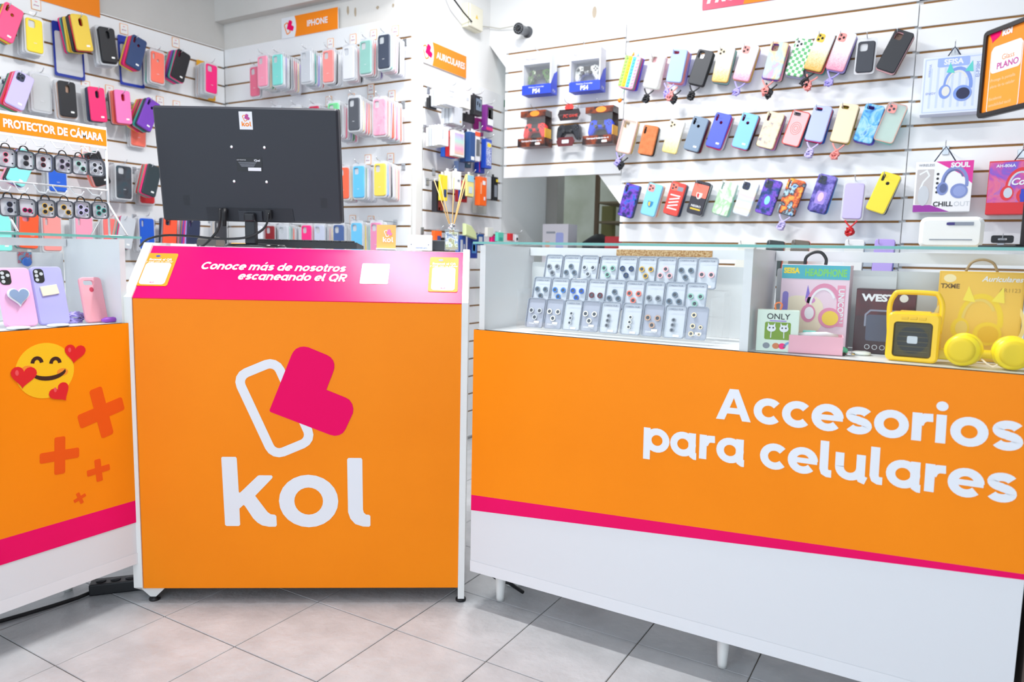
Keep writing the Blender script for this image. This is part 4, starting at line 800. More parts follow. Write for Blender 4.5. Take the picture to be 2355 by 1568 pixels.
# ------------------------------------------------------------------ game controllers (right wall, upper)
PADL = [(-.078, -.004), (-.074, .022), (-.062, .036), (-.045, .041), (-.03, .036), (.03, .036), (.045, .041), (.062, .036), (.074, .022), (.078, -.004), (.08, -.03), (.074, -.05), (.06, -.056), (.048, -.046), (.036, -.024), (.026, -.014), (-.026, -.014), (-.036, -.024), (-.048, -.046), (-.06, -.056), (-.074, -.05), (-.08, -.03)]
def pad(par, mx, mat, dark='black', s=1.):
    o = MB().plate([(x*s, z*s) for x, z in PADL], .034*s, bev=.009*s).obj('gamepad', mat, par, mx); f = -.034*s
    qr('touchpad', .046*s, .026*s, .003, .001, P(dark, .3), o, y=f, cz=.02*s)
    for sx in (-1, 1): MB().lathe([(.0105*s, 0), (.0105*s, .004), (.007*s, .006), (.007*s, .011), (.0095*s, .013), (.0095*s, .015), (.006*s, .0135)], 14).obj('stick', P('2a2c30', .35), o, T(sx*.024*s, f+.001, -.004*s) @ RX(90))
    mb = MB().box(-.053*s-.009*s, -.053*s+.009*s, f-.003, f, .012*s, .018*s).box(-.056*s, -.05*s, f-.0031, f, .006*s, .024*s); mb.obj('direction_pad', P(dark), o)
    for a in range(4): MB().lathe([(.004*s, 0), (.004*s, .003), (.003*s, .004)], 10).obj('button', P('3a3c42', .3), o, T((.053+.0095*math.cos(a*PI/2))*s, f+.0005, (.015+.0095*math.sin(a*PI/2))*s) @ RX(90))
    return o
PLAYB = P('1d3fd0'); 
def psbox(px, py, label, padmat, w=.165, h=.205, dp=.075):
    d = .15; x, z = lp(WR, px, py, -d); r = empty('gamepad_box', WR @ T(x, -d, z) @ RZ(2)); tag(r, label, 'game controller', 'boxed gamepads on the right wall')
    mb = MB().box(-w/2, w/2, 0, dp, h*.24, h/2).box(-w/2, -w/2+.006, 0, dp, -h*.28, h*.24).box(w/2-.006, w/2, 0, dp, -h*.28, h*.24).box(-w/2, w/2, dp-.004, dp, -h*.28, h*.24, 1); mb.obj('carton', [P('white'), P('gray')], r)
    MB().box(-w/2-.0008, w/2+.0008, -.0008, dp+.0005, -h/2, -h*.28).plate([(0, 0), (0, 0.0)], 0) if False else MB().box(-w/2-.0008, w/2+.0008, -.0008, dp+.0005, -h/2, -h*.27).obj('blue_base', PLAYB, r)
    MB().add([(w/2+.0006, 0, -h*.27), (w/2+.0006, dp, -h*.27), (w/2+.0006, dp, h*.1), (w/2+.0006, dp*.5, 0)], [(0, 1, 2, 3)]).obj('blue_side', PLAYB, r)
    pad(r, T(0, .058, -.005), padmat, s=.86)
    MB().box(-w/2+.006, w/2-.006, .001, .002, -h*.27, h*.24).obj('window', BLIST, r)
    txt('PlayStation', .016, P('violet'), r, -.03, h*.36, -.0006, bold=.01); txt('DUALSHOCK 4', .012, P('silver'), r, .045, h*.36, -.0006); txt('SONY', .008, P('gray'), r, -w*.36, h*.45, -.0006)
    txt('PS4', .03, PRINTW, r, 0, -h*.43, -.0016, bold=.03); txt('Wireless Controller', .011, PRINTW, r, 0, -h*.33, -.0016); txt('PS4', .022, PRINTW, r, 0, 0).matrix_basis = T(w/2+.0014, dp*.5, -h*.43) @ RZ(90)
    MB().box(-.02, .02, dp-.002, dp, h/2, h/2+.025).obj('hang_tab', BLIST, r)
    hook(WR, x, z+h/2+.012, d+.02, 'wire hook holding the '+label)
psbox(1234, 169, 'white and blue boxed gamepad with green camouflage shell', pattern('green_camo', 'noise', ['14180f', '1f2a18', '4f7a3c', '23301c', 'b8c4ac'], 60, .3))
psbox(1345, 160, 'white and blue boxed gamepad with grey camouflage shell', pattern('grey_camo', 'noise', ['3a3d40', '8a8f8f', 'd8dad6', '55595a'], 50, .3))
def blisterpad(px, py, label, cl, w=.15, h=.185, dp=.07):
    d = .14; x, z = lp(WR, px, py, -d); r = empty('gamepad_box', WR @ T(x, -d, z)); tag(r, label, 'game controller', 'boxed gamepads on the right wall')
    FB = pattern('ember_print', 'noise', ['1a1416', '2a1c1c', '8a3a18', '201618'], 14, .3)
    MB().box(-w/2, w/2, .0, dp, h*.33, h/2).obj('box_top', FB, r); MB().box(-w*.55, w*.55, -.012, dp, -h/2, -h*.27).obj('box_base', FB, r)
    MB().box(-w/2, w/2, dp-.003, dp, -h*.27, h*.33).obj('box_back', P('3a2a26'), r); MB().box(w/2-.003, w/2, 0, dp, -h*.27, 0).obj('box_side', P('e8b020'), r)
    MB().plate(ell(.028, .014, .01, h*.415, 16), .0005, y=-.0003).obj('flame_print', P('ff8a28'), r)
    pad(r, T(0, .048, -.004) @ RX(-8), P(cl, .25), s=.86); MB().box(-w/2+.002, w/2-.004, .002, .003, -h*.27, h*.33).obj('window', BLIST, r)
    txt('Gamepad Inalámbrico 4', .0125, PRINTW, r, 0, -h*.345, -.0128, bold=.02); qr('sticker', .028, .011, .003, .0004, STK, r, y=-.0123, cx=w*.25, cz=-h*.43)
    MB().box(-.02, .02, dp-.002, dp, h/2, h/2+.025).obj('hang_tab', BLIST, r); hook(WR, x, z+h/2+.012, d+.02, 'wire hook holding the '+label)
blisterpad(1225, 296, 'boxed red wireless gamepad on the left', 'e0322e'); blisterpad(1377, 288, 'boxed blue wireless gamepad beside the cases', '1b3fd6')
d = .13; x, z = lp(WR, 1302, 295, -d); r = empty('gamepad_blister', WR @ T(x, -d, z)); tag(r, 'black gamepad on a red and black hexagonal card', 'game controller', 'boxed gamepads on the right wall')
MB().plate([(-.05, .045), (.05, .045), (.065, .075), (.055, .1), (-.055, .1), (-.065, .075)], .003, y=.03).obj('card_top', P('2a1c20'), r); MB().plate([(-.016, .0), (.016, .0), (.026, -.015), (.02, -.03), (-.02, -.03), (-.026, -.015)], .003, mx=T(0, 0, .125), y=.03).obj('hang_tab', P('d23a34'), r)
txt('PC', .022, P('c83a30'), r, -.02, .066, .0262, bold=.03, shear=.2); txt('GAME', .018, P('c83a30'), r, .024, .066, .0262, bold=.03, shear=.2)
pad(r, T(0, .05, -.01), P('2b2d33', .25), s=.86); MB().plate([(-.04, -.03), (.04, -.03), (.052, -.05), (.04, -.075), (-.04, -.075), (-.052, -.05)], .004, y=-.002, mx=T(0, 0, -.015)).obj('card_base', P('5c1c22'), r); qr('sticker', .04, .018, .004, .0006, P('silver'), r, y=-.0064, cz=-.067)
MB().plate(rrect(.15, .16, .04, 0, -.01), .045, [rrect(.144, .154, .038, 0, -.01)], y=.045).obj('blister_shell', BLIST, r); hook(WR, x, z+.125, d+.02, 'wire hook holding the black gamepad card')

# ------------------------------------------------------------------ headphone boxes (right wall, far panel)
def cord(par, w, z, cl='24304a'): MB().tube([(-w/2, .012, z), (-w*.2, .01, z+w*.5), (0, .008, z+w*.78), (w*.2, .01, z+w*.5), (w/2, .012, z)], .0024, 6).obj('cord_handle', P(cl), par)
def phones(par, x, z, s, cb, cc, ear=None, y=-.0006, inner='offwhite', cat=None):
    g = MB().strip([(x+a*s, z+b*s) for a, b in arcp(.05, 0, .42, .62, 200, -12, 18)], .12*s, y=y).obj('headphone_print', P(cb), par)
    MB().strip([(x+a*s, z+b*s) for a, b in arcp(.02, 0, .34, .52, 195, 30, 16)], .06*s, y=y-.0002).obj('headphone_inner', P(inner), par)
    MB().plate(ell(.2*s, .26*s, x-.36*s, z-.2*s), .0003, y=y-.0003).obj('headphone_cup', P(cb), par); MB().plate(ell(.13*s, .18*s, x-.33*s, z-.19*s), .0003, y=y-.0007).obj('headphone_pad', P(inner), par)
    MB().plate(ell(.3*s, .29*s, x+.22*s, z-.3*s), .0003, y=y-.0008).obj('headphone_cup', P(cb), par); MB().plate(ell(.22*s, .21*s, x+.24*s, z-.31*s), .0003, y=y-.0012).obj('headphone_disc', P(cc), par)
    if ear:
        for sx in (-.22, .38): MB().plate([(x+(sx-.13)*s, z+.5*s), (x+(sx+.02+sx*.2)*s, z+.86*s), (x+(sx+.14)*s, z+.46*s)], .0003, y=y-.0004).obj('cat_ear', P(ear), par)
d = .11; x, z = lp(WR, 2189, 194, -d); w, h = .21, .222
b_ = MB().rbox(-w/2, w/2, 0, .07, -h/2, h/2, .001, seg=1).obj('headphone_box', P('dfe6fa'), None, WR @ T(x, -d, z)); tag(b_, 'pale blue box of cat-ear headphones hanging by a cord', 'headphone box')
qr('box_frame', w-.012, h-.012, .002, .0004, P('c3d0f4'), b_, y=-.0001, holes=[rrect(w-.02, h-.02, .002)])
for k in range(7): qr('stripe', .008, h*.7, .0005, .0002, P('c9d6f6'), b_, y=-.0001, cx=-.075+.025*k, cz=-.01)
qr('name_plate', .11, .035, .006, .0004, P('9db4ee'), b_, y=-.0003, cz=h/2-.024); txt('SEISA', .028, PRINTW, b_, 0, h/2-.024, -.0009, bold=.04); txt('EJ-P38M', .018, P('6f86c4'), b_, w/2-.02, .05, -.0006, rot=90); txt('Wireless', .014, P('8fa2d8'), b_, -w/2+.025, .06, -.0006, rot=-90); txt('ENJOY', .012, P('5f78c0'), b_, -w*.34, -.03, -.0006)
phones(b_, .015, -.005, .105, '7d9ae0', '23264a', '5fd0c8'); cord(b_, .045, h/2); hook(WR, x, z+h/2+.036, d, 'wire hook holding the pale blue headphone box')
d = .12; x, z = lp(WR, 2168, 429, -d); w, h = .2, .2
b_ = MB().rbox(-w/2, w/2, 0, .075, -h/2, h/2, .001, seg=1).obj('headphone_box', P('f2f1f4'), None, WR @ T(x, -d, z)); tag(b_, 'white and magenta headphone box with side window hanging by a cord', 'headphone box')
MB().plate([(-.03, h/2), (w/2, h/2), (w/2, .01), (.055, .05)], .0004, y=-.0001).obj('magenta_corner', P('e0309c'), b_); MB().plate([(-w/2, -h/2), (-w/2, -h/2+.028), (-w*.2, -h/2+.028), (.03, -h/2)], .0004, y=-.0001).obj('purple_corner', P('9a2fa0'), b_)
qr('side_window', .06, .14, .004, .0004, P('c9c4c4'), b_, y=-.0001, cx=-w/2+.036, cz=.0); txt('WIRELESS', .013, P('gray'), b_, -w/2+.038, h/2-.014, -.0006, bold=.02); txt('SOUL', .026, PRINTW, b_, .055, h/2-.017, -.0008, bold=.05); txt('CHILL', .026, P('black'), b_, .005, -.07, -.0006, bold=.03); txt('OUT', .026, P('silver'), b_, .07, -.07, -.0006)
phones(b_, .035, .012, .1, '7f8fc8', '94a2d6', inner='5d6a98'); MB().strip([(-.085, .05), (-.06, .065), (-.05, .045), (-.07, .02), (-.08, -.01)], .006, y=-.0008).obj('window_band', P('white'), b_); MB().plate(ell(.02, .04, -.066, -.035), .001, y=-.0006).obj('window_cup', P('silver'), b_)
for k in range(5): MB().plate(ell(.005, .005, -.02, .05-.018*k, 10), .0003, y=-.0003).obj('icon', P('black'), b_)
cord(b_, .075, h/2); hook(WR, x-.002, z+h/2+.06, d, 'wire hook holding the white and magenta headphone box')
d = .12; x, z = lp(WR, 2345, 430, -d); w, h = .21, .205
b_ = MB().rbox(-w/2, w/2, 0, .075, -h/2, h/2, .001, seg=1).obj('headphone_box', P('d8242e'), None, WR @ T(x, -d, z) @ RZ(-6)); tag(b_, 'red and purple headphone box cut off by the frame edge', 'headphone box')
qr('printed_face', w-.004, h-.05, .001, .0004, pattern('sunset_swirl', 'marble', ['4f6fd0', '8a4fc0', 'c84fa0', 'e06a8a', '7f5fd0'], 12, .3), b_, y=-.0001, cz=.02)
phones(b_, .0, .0, .11, 'e03038', '3a2fb0', inner='c8d0dc'); txt('AH-806A', .016, PRINTW, b_, -.05, h/2-.02, -.0008, bold=.02); txt('Colorful', .036, PRINTW, b_, .03, .02, -.0024, bold=.03, shear=.3); txt('Happy', .026, P('yellow'), b_, .06, -.08, -.002, bold=.03, shear=.3)
for k, cl in enumerate(('2f3fc0', 'f7d02c', 'd83aa0')): qr('rainbow_bar', .014, .05, .002, .0003, P(cl), b_, y=-.0022, cx=.012+.015*k, cz=-.032)
cord(b_, .05, h/2); hook(WR, x, z+h/2+.04, d, 'wire hook holding the red and purple headphone box')

# ------------------------------------------------------------------ security camera, junction box, wiring
q = at(1210, 72, 1, YR-.02); r = empty('security_camera', T(q.x, YR, q.z)); tag(r, 'small grey bullet security camera on the upper wall', 'camera')
aim = T(-.0, -.05, -.003) @ RZ(6) @ RX(97)
MB().lathe([(.03, 0), (.03, .006), (.012, .012), (.012, .05)], 20).obj('wall_mount', M('5d6066', .4), r, RX(90))
MB().lathe([(.02, -.03), (.024, -.025), (.025, .05), (.029, .052), (.029, .066)], 24).obj('housing', M('73777d', .35), r, aim)
fc = MB().lathe([(.028, .0655), (.028, .0675), (.02, .067)], 24).obj('front_ring', BLACK, r, aim); MB().lathe([(.011, .067), (.010, .071), (.004, .072)], 16).obj('lens', LENS, fc)
for k in range(12): MB().lathe([(.0026, .067), (.0022, .069)], 8).obj('infrared_diode', M('9aa0a8', .2), fc, T(.0195*math.cos(k*PI/6), .0195*math.sin(k*PI/6), 0))
q = at(1085, 42, 0, XA+.02); r = empty('junction_box', WA @ T(q.y, 0, q.z)); tag(r, 'cream plastic junction box high on the pillar wall', 'junction box')
MB().rbox(-.065, .065, -.04, 0, -.06, .06, .004).obj('housing', M('e6e2cc', .5), r); MB().rbox(-.062, .062, -.052, -.041, -.057, .057, .005).obj('lid', M('e9e5d2', .45), r); MB().plate([(-.012, -.008), (.012, -.008), (0, .014)], .0004, y=-.0523).obj('warning_mark', P('mustard'), r)
p0, p1 = at(1045, 0, 0, XA+.06), at(1085, 50, 0, XA+.058)
tag(MB().tube([p0+Vector((0, -.05, .05)), p0, (p0+p1)/2+Vector((0, .004, -.006)), p1], .004, 6).obj('wall_cable', BLACK), 'black cable running up from the junction box', 'cable')
q1, q2 = at(1103, 60, 0, XA+.02), at(1180, 60, 1, YR-.03)
tag(MB().tube([q1, at(1125, 62, 1, YR-.02), at(1150, 66, 1, YR-.015), q2], .003, 6).obj('camera_wire', M('c4c2b8', .5)), 'thin grey wire from the junction box to the security camera', 'cable')

# ------------------------------------------------------------------ monitor and desk-top things
PB = M('23252e', .5, name='monitor_shell')
mz = DZ
c0 = lp(DM @ T(0, .23, 0), 579, 380)
mon = empty('computer_monitor', DM @ T(c0[0], .215, DZ) @ RZ(-4)); tag(mon, 'black computer monitor seen from behind on the desk', 'monitor')
MM = T(0, .0, .075) @ RX(8)
W2, H2 = .279, .341
mk = MB().plate(rrect(2*W2, H2, .008, 0, H2/2), .022, [], bev=.006, y=.03)
shell = mk.obj('back_shell', PB, mon, MM)
MB().rbox(-W2, W2, .03, .042, 0, H2, .004).obj('screen_frame', BLACK, mon, MM)
rec = MB().plate([(-.138, .004), (.132, .004), (.128, .043), (-.14, .043)], .0012, y=.0075).obj('port_recess', M('1c1e26', .6), mon, MM)
MB().rbox(-.04, .035, -.0, .0068, .003, .035, .002).obj('hinge_cover', M('22252e', .5), mon, MM)
mk2 = MM @ T(0, .0076, 0)
st = qr('maker_sticker', .040, .052, .001, .0004, PRINTW, mon, mx=mk2 @ T(.002, 0, .302)); mark(st, .000027, -.002, .001, ORP, M('b83a8c', .4), ORP, y=-.0006)
lb = qr('rating_label', .078, .041, .001, .0004, M('15161b', .4), mon, mx=mk2 @ T(.004, 0, .174)); txt('iQual', .0085, PRINTW, lb, .024, .012, -.0006, bold=.03); txt('LED MONITOR', .0042, PRINTW, lb, -.024, .013, -.0006); qr('barcode', .04, .01, .0005, .0003, PRINTW, lb, y=-.0004, cx=.015, cz=-.014)
for k in range(5): qr('fine_print', .055-.004*k, .0011, .0002, .0002, P('gray'), lb, y=-.0004, cx=-.006, cz=.006-.003*k)
for x in (-.047, .053):
    for z in (.123, .225): MB().lathe([(.0045, 0), (.0045, .0008), (.002, .0004)], 12).obj('mount_screw', CHROME, mon, mk2 @ T(x, 0, z) @ RX(90))
for x in (-.2, .226):
    mb = MB()
    for i in range(5):
        for j in range(8): mb.plate(ell(.0014, .0014, (i-2)*.0042, (j-4)*.0038, 6), .0002)
    g = mb.obj('speaker_grille', BLACK, mon, mk2 @ T(x, 0, .065)); g['kind'] = 'stuff'
MB().tube([(-.06, .0, .04), (-.06, -.006, .025), (-.06, -.01, .008), (-.06, -.012, -.012)], [.009, .0085, .0075, .006], 10).obj('power_plug', BLACK, mon, MM @ T(-.02, 0, 0)); MB().rbox(.048, .066, -.012, .004, .012, .04, .002).obj('video_plug', BLACK, mon, MM)
MB().rbox(-.017, .017, -.02, .012, .003, .03, .006).obj('neck_joint', M('12131a', .35), mon, MM); MB().rbox(-.0165, .0165, -.014, .012, .008, .1, .004).obj('stand_neck', M('16171d', .4), mon)
MB().lathe([(.105, 0), (.107, .003), (.1, .008), (.02, .01)], 40).obj('stand_base', M('15161a', .1, 0, .6), mon, T(0, .03, 0) @ Matrix.Diagonal((.9, .62, 1, 1)))
DW = lambda px, py, y: (lambda q: DM @ Vector((q[0], y, q[1])))(lp(DM, px, py, y))
pts = [DW(505, 480, .19), DW(506, 505, .185), DW(500, 530, .2), DW(478, 556, .22), DW(462, 568, .26)]
tag(MB().tube(crv(pts), .004, 8).obj('power_lead', BLACK), 'thick black power lead dropping from the monitor to the desk', 'cable')
pts = [DW(617, 490, .19), DW(612, 518, .185), DW(592, 536, .18), DW(560, 547, .18), DW(500, 549, .2), DW(440, 543, .24), DW(380, 541, .28), DW(340, 550, .33), DW(322, 566, .4)]
tag(MB().tube(crv(pts), .0036, 8).obj('video_lead', BLACK), 'long black video lead looping left behind the desk', 'cable')
q = lp(DM @ T(0, .4, 0), 706, 562)
kb = empty('keyboard', DM @ T(q[0], .40, DZ)); tag(kb, 'black keyboard lying on the desk behind the magenta slope', 'keyboard')
yz([(-.06, .001), (.09, .001), (.09, .012), (-.06, .022)], -.175, .175).obj('housing', BLACK, kb)
for i in range(14):
    for j in range(4): MB().rbox(-.165+.0237*i, -.145+.0237*i, -.05+.031*j, -.024+.031*j, .0195-.0024*j, .0275-.0024*j, .002, seg=1).obj('key', M('24262b', .5), kb) if j == 0 or i % 2 == 0 else None
q = lp(DM @ T(0, .17, 0), 888, 568); tc_ = empty('table_card', DM @ T(q[0], .17, DZ) @ RX(-6)); tag(tc_, 'orange table card with white mark standing on the desk', 'card')
cf = qr('card_face', .058, .072, .001, .0015, M('fdb661', .4), tc_, cz=.04); mark(cf, .00003, .002, .043, PRINTW, M('ff7fae', .4), PRINTW, y=-.0018); qr('card_foot', .06, .004, .001, .02, PRINTW, tc_, cz=.002, y=.012)
q = lp(DM @ T(0, .18, 0), 965, 570); pd = empty('card_terminal', DM @ T(q[0], .18, DZ)); tag(pd, 'white card payment stand on the desk beside the table card', 'payment device')
yz([(0, .0), (.05, .0), (.05, .046), (.012, .048), (.002, .02)], -.037, .037).obj('housing', M('f4f4f4', .3), pd)
for x in (-.026, .027): MB().plate(ell(.0012, .002, x, .018, 8), .0006, y=.0015).obj('slot', M('23306a', .4), pd)
txt('mercado pago', .0062, M('3a62b0', .4), pd, .006, .008, .0, bold=.02)
q = lp(DM @ T(0, .19, 0), 1039, 571); df_ = empty('reed_diffuser', DM @ T(q[0], .19, DZ)); tag(df_, 'square glass reed diffuser with silver collar and wooden sticks on the desk', 'diffuser')
MB().rbox(-.022, .022, -.022, .022, .001, .066, .004).obj('bottle', clear('diffuser_glass', 'f4f8fa', 1.2, .12, 'dfeaf2'), df_); MB().rbox(-.019, .019, -.019, .019, .005, .02, .003).obj('oil', M('d8c48c', .1, alpha=.6), df_)
MB().rbox(-.019, .019, -.0232, -.0225, .012, .058, .001, seg=1).obj('bottle_label', pattern('flower_label', 'noise', ['dfe8ee', '8fb0cc', 'eef2ee', 'a8b878', 'd8a8b0'], 60), df_); txt('Sunrise', .011, P('5a6a9a'), df_, 0, .05, -.0236, shear=.3)
MB().lathe([(.0125, .066), (.0125, .084), (.006, .0845)], 20).obj('collar', CHROME, df_)
for (px, py) in ((998, 413), (1010, 407), (1044, 408), (1070, 404), (1075, 407), (1066, 412)):
    e = lp(df_.matrix_world, px, py, .0); MB().tube([(e[0]*.06, 0, .03), (e[0]*.16, .0, .084), (e[0], rnd.uniform(-.01, .01), e[1])], .0016, 6).obj('reed', M('d9b071', .7), df_)
q = lp(DM @ T(0, .24, 0), 1012, 568); tag(MB().rbox(-.03, .03, -.02, .02, 0, .034, .004).obj('card_reader', M('33353b', .5), None, DM @ T(q[0], .25, DZ)), 'small dark grey card reader behind the diffuser', 'card reader')
q = lp(DM @ T(0, .3, 0), 478, 566); tag(yz([(-.035, .001), (.05, .001), (.055, .018), (.0, .03), (-.03, .02)], -.03, .03).obj('label_printer', M('55524f', .35), None, DM @ T(q[0], .32, DZ)), 'dark grey gadget lying on the desk left of the monitor stand', 'gadget')
q = lp(DM @ T(0, .4, 0), 590, 560); tag(MB().rbox(-.045, .045, 0, .1, 0, .012, .002).obj('notepad', P('ffb04a'), None, DM @ T(q[0]-.02, .34, DZ)), 'orange notepad lying behind the keyboard', 'notepad')

# ------------------------------------------------------------------ camera-protector rack on the left counter
RM = T(-2.2, 0, 0) @ RZ(90); RMi = lambda px, py, y=0: lp(RM, px, py, y)
zg = 1.077; xr = RMi(252, 540)[0]; top = RMi(243, 293)[1]; x0 = xr-.5
rk = empty('display_rack', RM @ T(xr, 0, zg)); tag(rk, 'white wire display rack with orange camera protector sign on the left counter', 'display rack')
WW = M('f4f5f6', .3, name='white_wire')
MB().tube([(0, 0, .003), (0, 0, top-zg)], .0035, 8).obj('upright', WW, rk); MB().tube([(-.5, 0, .003), (-.5, 0, top-zg)], .0035, 8).obj('upright', WW, rk)
zr1, zr2 = RMi(240, 437)[1]-zg, RMi(240, 340)[1]-zg
for z in (zr1, zr2): MB().tube([(-.5, 0, z), (0, 0, z)], .003, 8).obj('cross_wire', WW, rk)
for x in (0, -.3): MB().tube([(x, 0, .1), (x, -.09, .004), (x, -.03, .003), (x, .1, .003), (x, .0, .1)], .003, 8).obj('foot', WW, rk)
sg = qr('rack_sign', .5, .063, .001, .003, PRINTW, rk, mx=T(-.25, -.004, top-zg-.0325)); qr('orange_field', .496, .047, .001, .0005, ORP, sg, y=-.0031)
txt('PROTECTOR DE CÁMARA', .03, PRINTW, sg, (RMi(3, 290)[0]+RMi(232, 315)[0])/2-xr+.25, -.001, -.0041, bold=.04, fit=RMi(232, 315)[0]-RMi(3, 290)[0])
RING = lambda cl: P(cl, .3)
pats = {'v2': [(-.0, .007, .0072), (0, -.008, .0072)], 'v2l': [(-.004, .008, .0065), (-.004, -.007, .0065)], 't3': [(-.006, .008, .0072), (.009, .0, .0072), (-.006, -.008, .0072)], 'd2': [(-.006, .006, .0078), (.006, -.007, .0078)], 'h2': [(-.006, -.006, .0065), (.006, -.007, .0065)]}
def protector(px, py, d, i, pat, ring, label):
    x, z = RMi(px, py, -d)
    o = MB().plate(rrect(.047, .047, .011), .006, bev=.0015).obj('camera_protector', ACRYL, None, RM @ T(x, -d, z) @ RY(rnd.uniform(-3, 3)))
    tag(o, label, 'camera protector', 'camera protectors on the wire rack')
    MB().plate(rrect(.049, .049, .012), .007, [rrect(.0445, .0445, .01)], y=.0005).obj('rim', M('4a4f59', .3), o)
    qr('card', .042, .042, .009, .0012, M('d3d7df', .35), o, y=.0008)
    for (a, b, r_) in pats[pat]:
        MB().plate(ell(r_, r_, a, b, 18), .0006, y=-.0062).obj('lens_ring', RING(ring), o); MB().plate(ell(r_*.72, r_*.72, a, b, 18), .0006, y=-.0069).obj('lens', M('2a2b30', .15), o)
    for (a, b) in ((.012, .011), (.012, -.013)): MB().plate(ell(.0022, .0022, a, b, 10), .0005, y=-.0062).obj('lens_dot', M('34363e', .2), o)
    MB().tube(crv([(-.012, .002, .022), (-.008, .003, .034), (0, .003, .038), (.008, .003, .034), (.012, .002, .022)]), .0012, 5).obj('cord_loop', BLACK, o)
    return x, z
rowA = [(14, 363, 'v2l', 'rose'), (57, 369, 'v2', '4a4a4e'), (100, 374, 'v2l', 'maroon'), (145, 378, 't3', '8a7c94'), (183, 382, 'd2', 'sage'), (220, 386, 't3', 'silver')]
rowB = [(20, 476, 'v2', 'darknavy'), (60, 478, 'h2', 'magenta'), (106, 480, 't3', 'gold'), (149, 482, 'd2', 'gold'), (188, 483, 't3', 'lilac'), (229, 484, 't3', 'teal')]
for rn, row, zt in (('upper', rowA, zr2), ('lower', rowB, zr1)):
    for i, (px, py, pt, rg) in enumerate(row):
        nm = '%s-ringed' % (rg if rg in PAL else ('grey' if rg == '4a4a4e' else 'mauve'))
        d0 = .06
        for k in range(3):
            a = protector(px+0*k, py, d0-.009*k, i, pt, rg, 'square camera protector with %s lenses, %s rack row, %s of %s' % (nm, rn, ['nearest', 'second', 'third'][k], 'hook '+['one', 'two', 'three', 'four', 'five', 'six'][i]))
            if k == 0: ax, az = a
        MB().tube([(ax-xr, -.0, zt), (ax-xr, -.03, az+.046-zg), (ax-xr, -.065, az+.042-zg), (ax-xr, -.075, az+.052-zg)], .0016, 6).obj('rack_hook', WW, rk)

# ------------------------------------------------------------------ inside the left showcase
def standing(px, py, w, h, t, mat, label, X=-2.06, lean=14, cam='sq', yaw=0, fn=None, rotz=0):
    mx = T(X, 0, 0) @ RZ(90); x, z = lp(mx, px, py)
    o = link('phone_case', casemesh(w, h, cam, t, mat), None, mx @ T(x, .0, ZO+.001+h/2*math.cos(math.radians(lean))) @ RZ(yaw) @ RX(-lean)); tag(o, label, 'phone case', 'phone cases in the left showcase')
    if fn: fn(o, w, h, t)
    return o
def popheart(o, w, h, t):
    g = MB().plate([(x, z) for x, z in heart(.028, 0)], .006, y=-t-.003, bev=.001).obj('grip_heart', P('white'), o); MB().plate(heart(.024, 0), .002, y=-t-.009).obj('grip_face', M('8fa4c8', .08, 0, .5), o); lensplate2(o, w, h, t)
def lensplate2(o, w, h, t):
    px, pz = -w/2+.018, h/2-.026
    b = MB().plate(rrect(.026, .038, .009, px, pz), .0015, y=-t+.0002).obj('camera_plate', BLACK, o)
    for (a, c2) in ((-.006, .011), (-.006, 0), (-.006, -.011), (.006, .005)): MB().plate(ell(.0045, .0045, px+a, pz+c2, 12), .0008, y=-t-.0014).obj('lens_hole', M('c9ccd2', .3), b)
def cardcase(o, w, h, t): lensplate2(o, w, h, t); MB().rbox(-.022, .022, -t-.004, -t, .0, .026, .001, mx=RY(-8)).obj('grip_block', P('eee4cf'), o)
def fruit(o, w, h, t): MB().plate(ell(.006, .007, -.002, h*.22, 10), .0005, y=-t).obj('round_logo', P('c83a54'), o)
standing(36, 676, .079, .155, .01, M('f7b9e4', .4), 'pink phone case with heart grip standing in the left showcase', X=-2.075, fn=popheart, cam='none')
standing(112, 668, .08, .158, .01, M('b4b0f0', .4), 'lavender phone case with cream grip standing in the left showcase', X=-2.08, fn=cardcase, cam='none')
standing(212, 682, .062, .128, .009, M('f5a6b4', .4), 'small pink phone case standing near the desk end of the left showcase', X=-2.06, fn=fruit, cam='wide')
mx = T(-2.05, 0, 0) @ RZ(90)
x, z = lp(mx, 182, 725); pts = []
for k in range(46): a = k*1.15; pts.append((x+(.022+.012*math.sin(k*.7))*math.cos(a), .004*math.sin(k*2.1)+.02, ZO+.016+(.010+.006*math.sin(k*1.3))*math.sin(a)))
tag(MB().tube(pts+[(x-.05, .01, ZO+.006)], .003, 6).obj('cord_bundle', P('lavender'), None, mx), 'coiled lavender cord beside the lavender case in the left showcase', 'cord')
x, z = lp(mx, 238, 738); tag(MB().tube([(x-.022, -.03, ZO+.008), (x-.012, -.03, ZO+.0085), (x+.012, -.028, ZO+.0085), (x+.02, -.028, ZO+.008)], [.004, .0075, .0075, .005], 12).obj('cable_plug', P('a04fc8'), None, mx), 'purple cable plug lying at the front of the left showcase', 'plug')
for (px, lab) in ((28, 'round white phone stand in front of the pink case'), (120, 'round white phone stand in front of the lavender case')):
    x, z = lp(mx, px, 740); rs = MB().lathe([(.026, 0), (.027, .003), (.024, .005)], 24).obj('ring_stand', P('white', .2), None, mx @ T(x, -.03, ZO+.001)); tag(rs, lab, 'phone stand'); MB().lathe([(.017, .0052), (.018, .009), (.013, .0095)], 24).obj('stand_disc', ACRYL, rs)
x, z = lp(lcM, 57, 592, .27); o = qr('popsocket_card', .036, .032, .001, .0015, pattern('red_blue_check', 'noise', ['5f97b8', '6a9cba', 'c84848', '5f97b8'], 120), None, mx=lcM @ T(x, .2705, z)); tag(o, 'red and blue grip card stuck inside the left showcase', 'card'); MB().lathe([(.012, 0), (.013, .004), (.011, .006)], 20).obj('grip_disc', P('3f74c8', .25), o, T(.003, -.0015, -.012) @ RX(90))

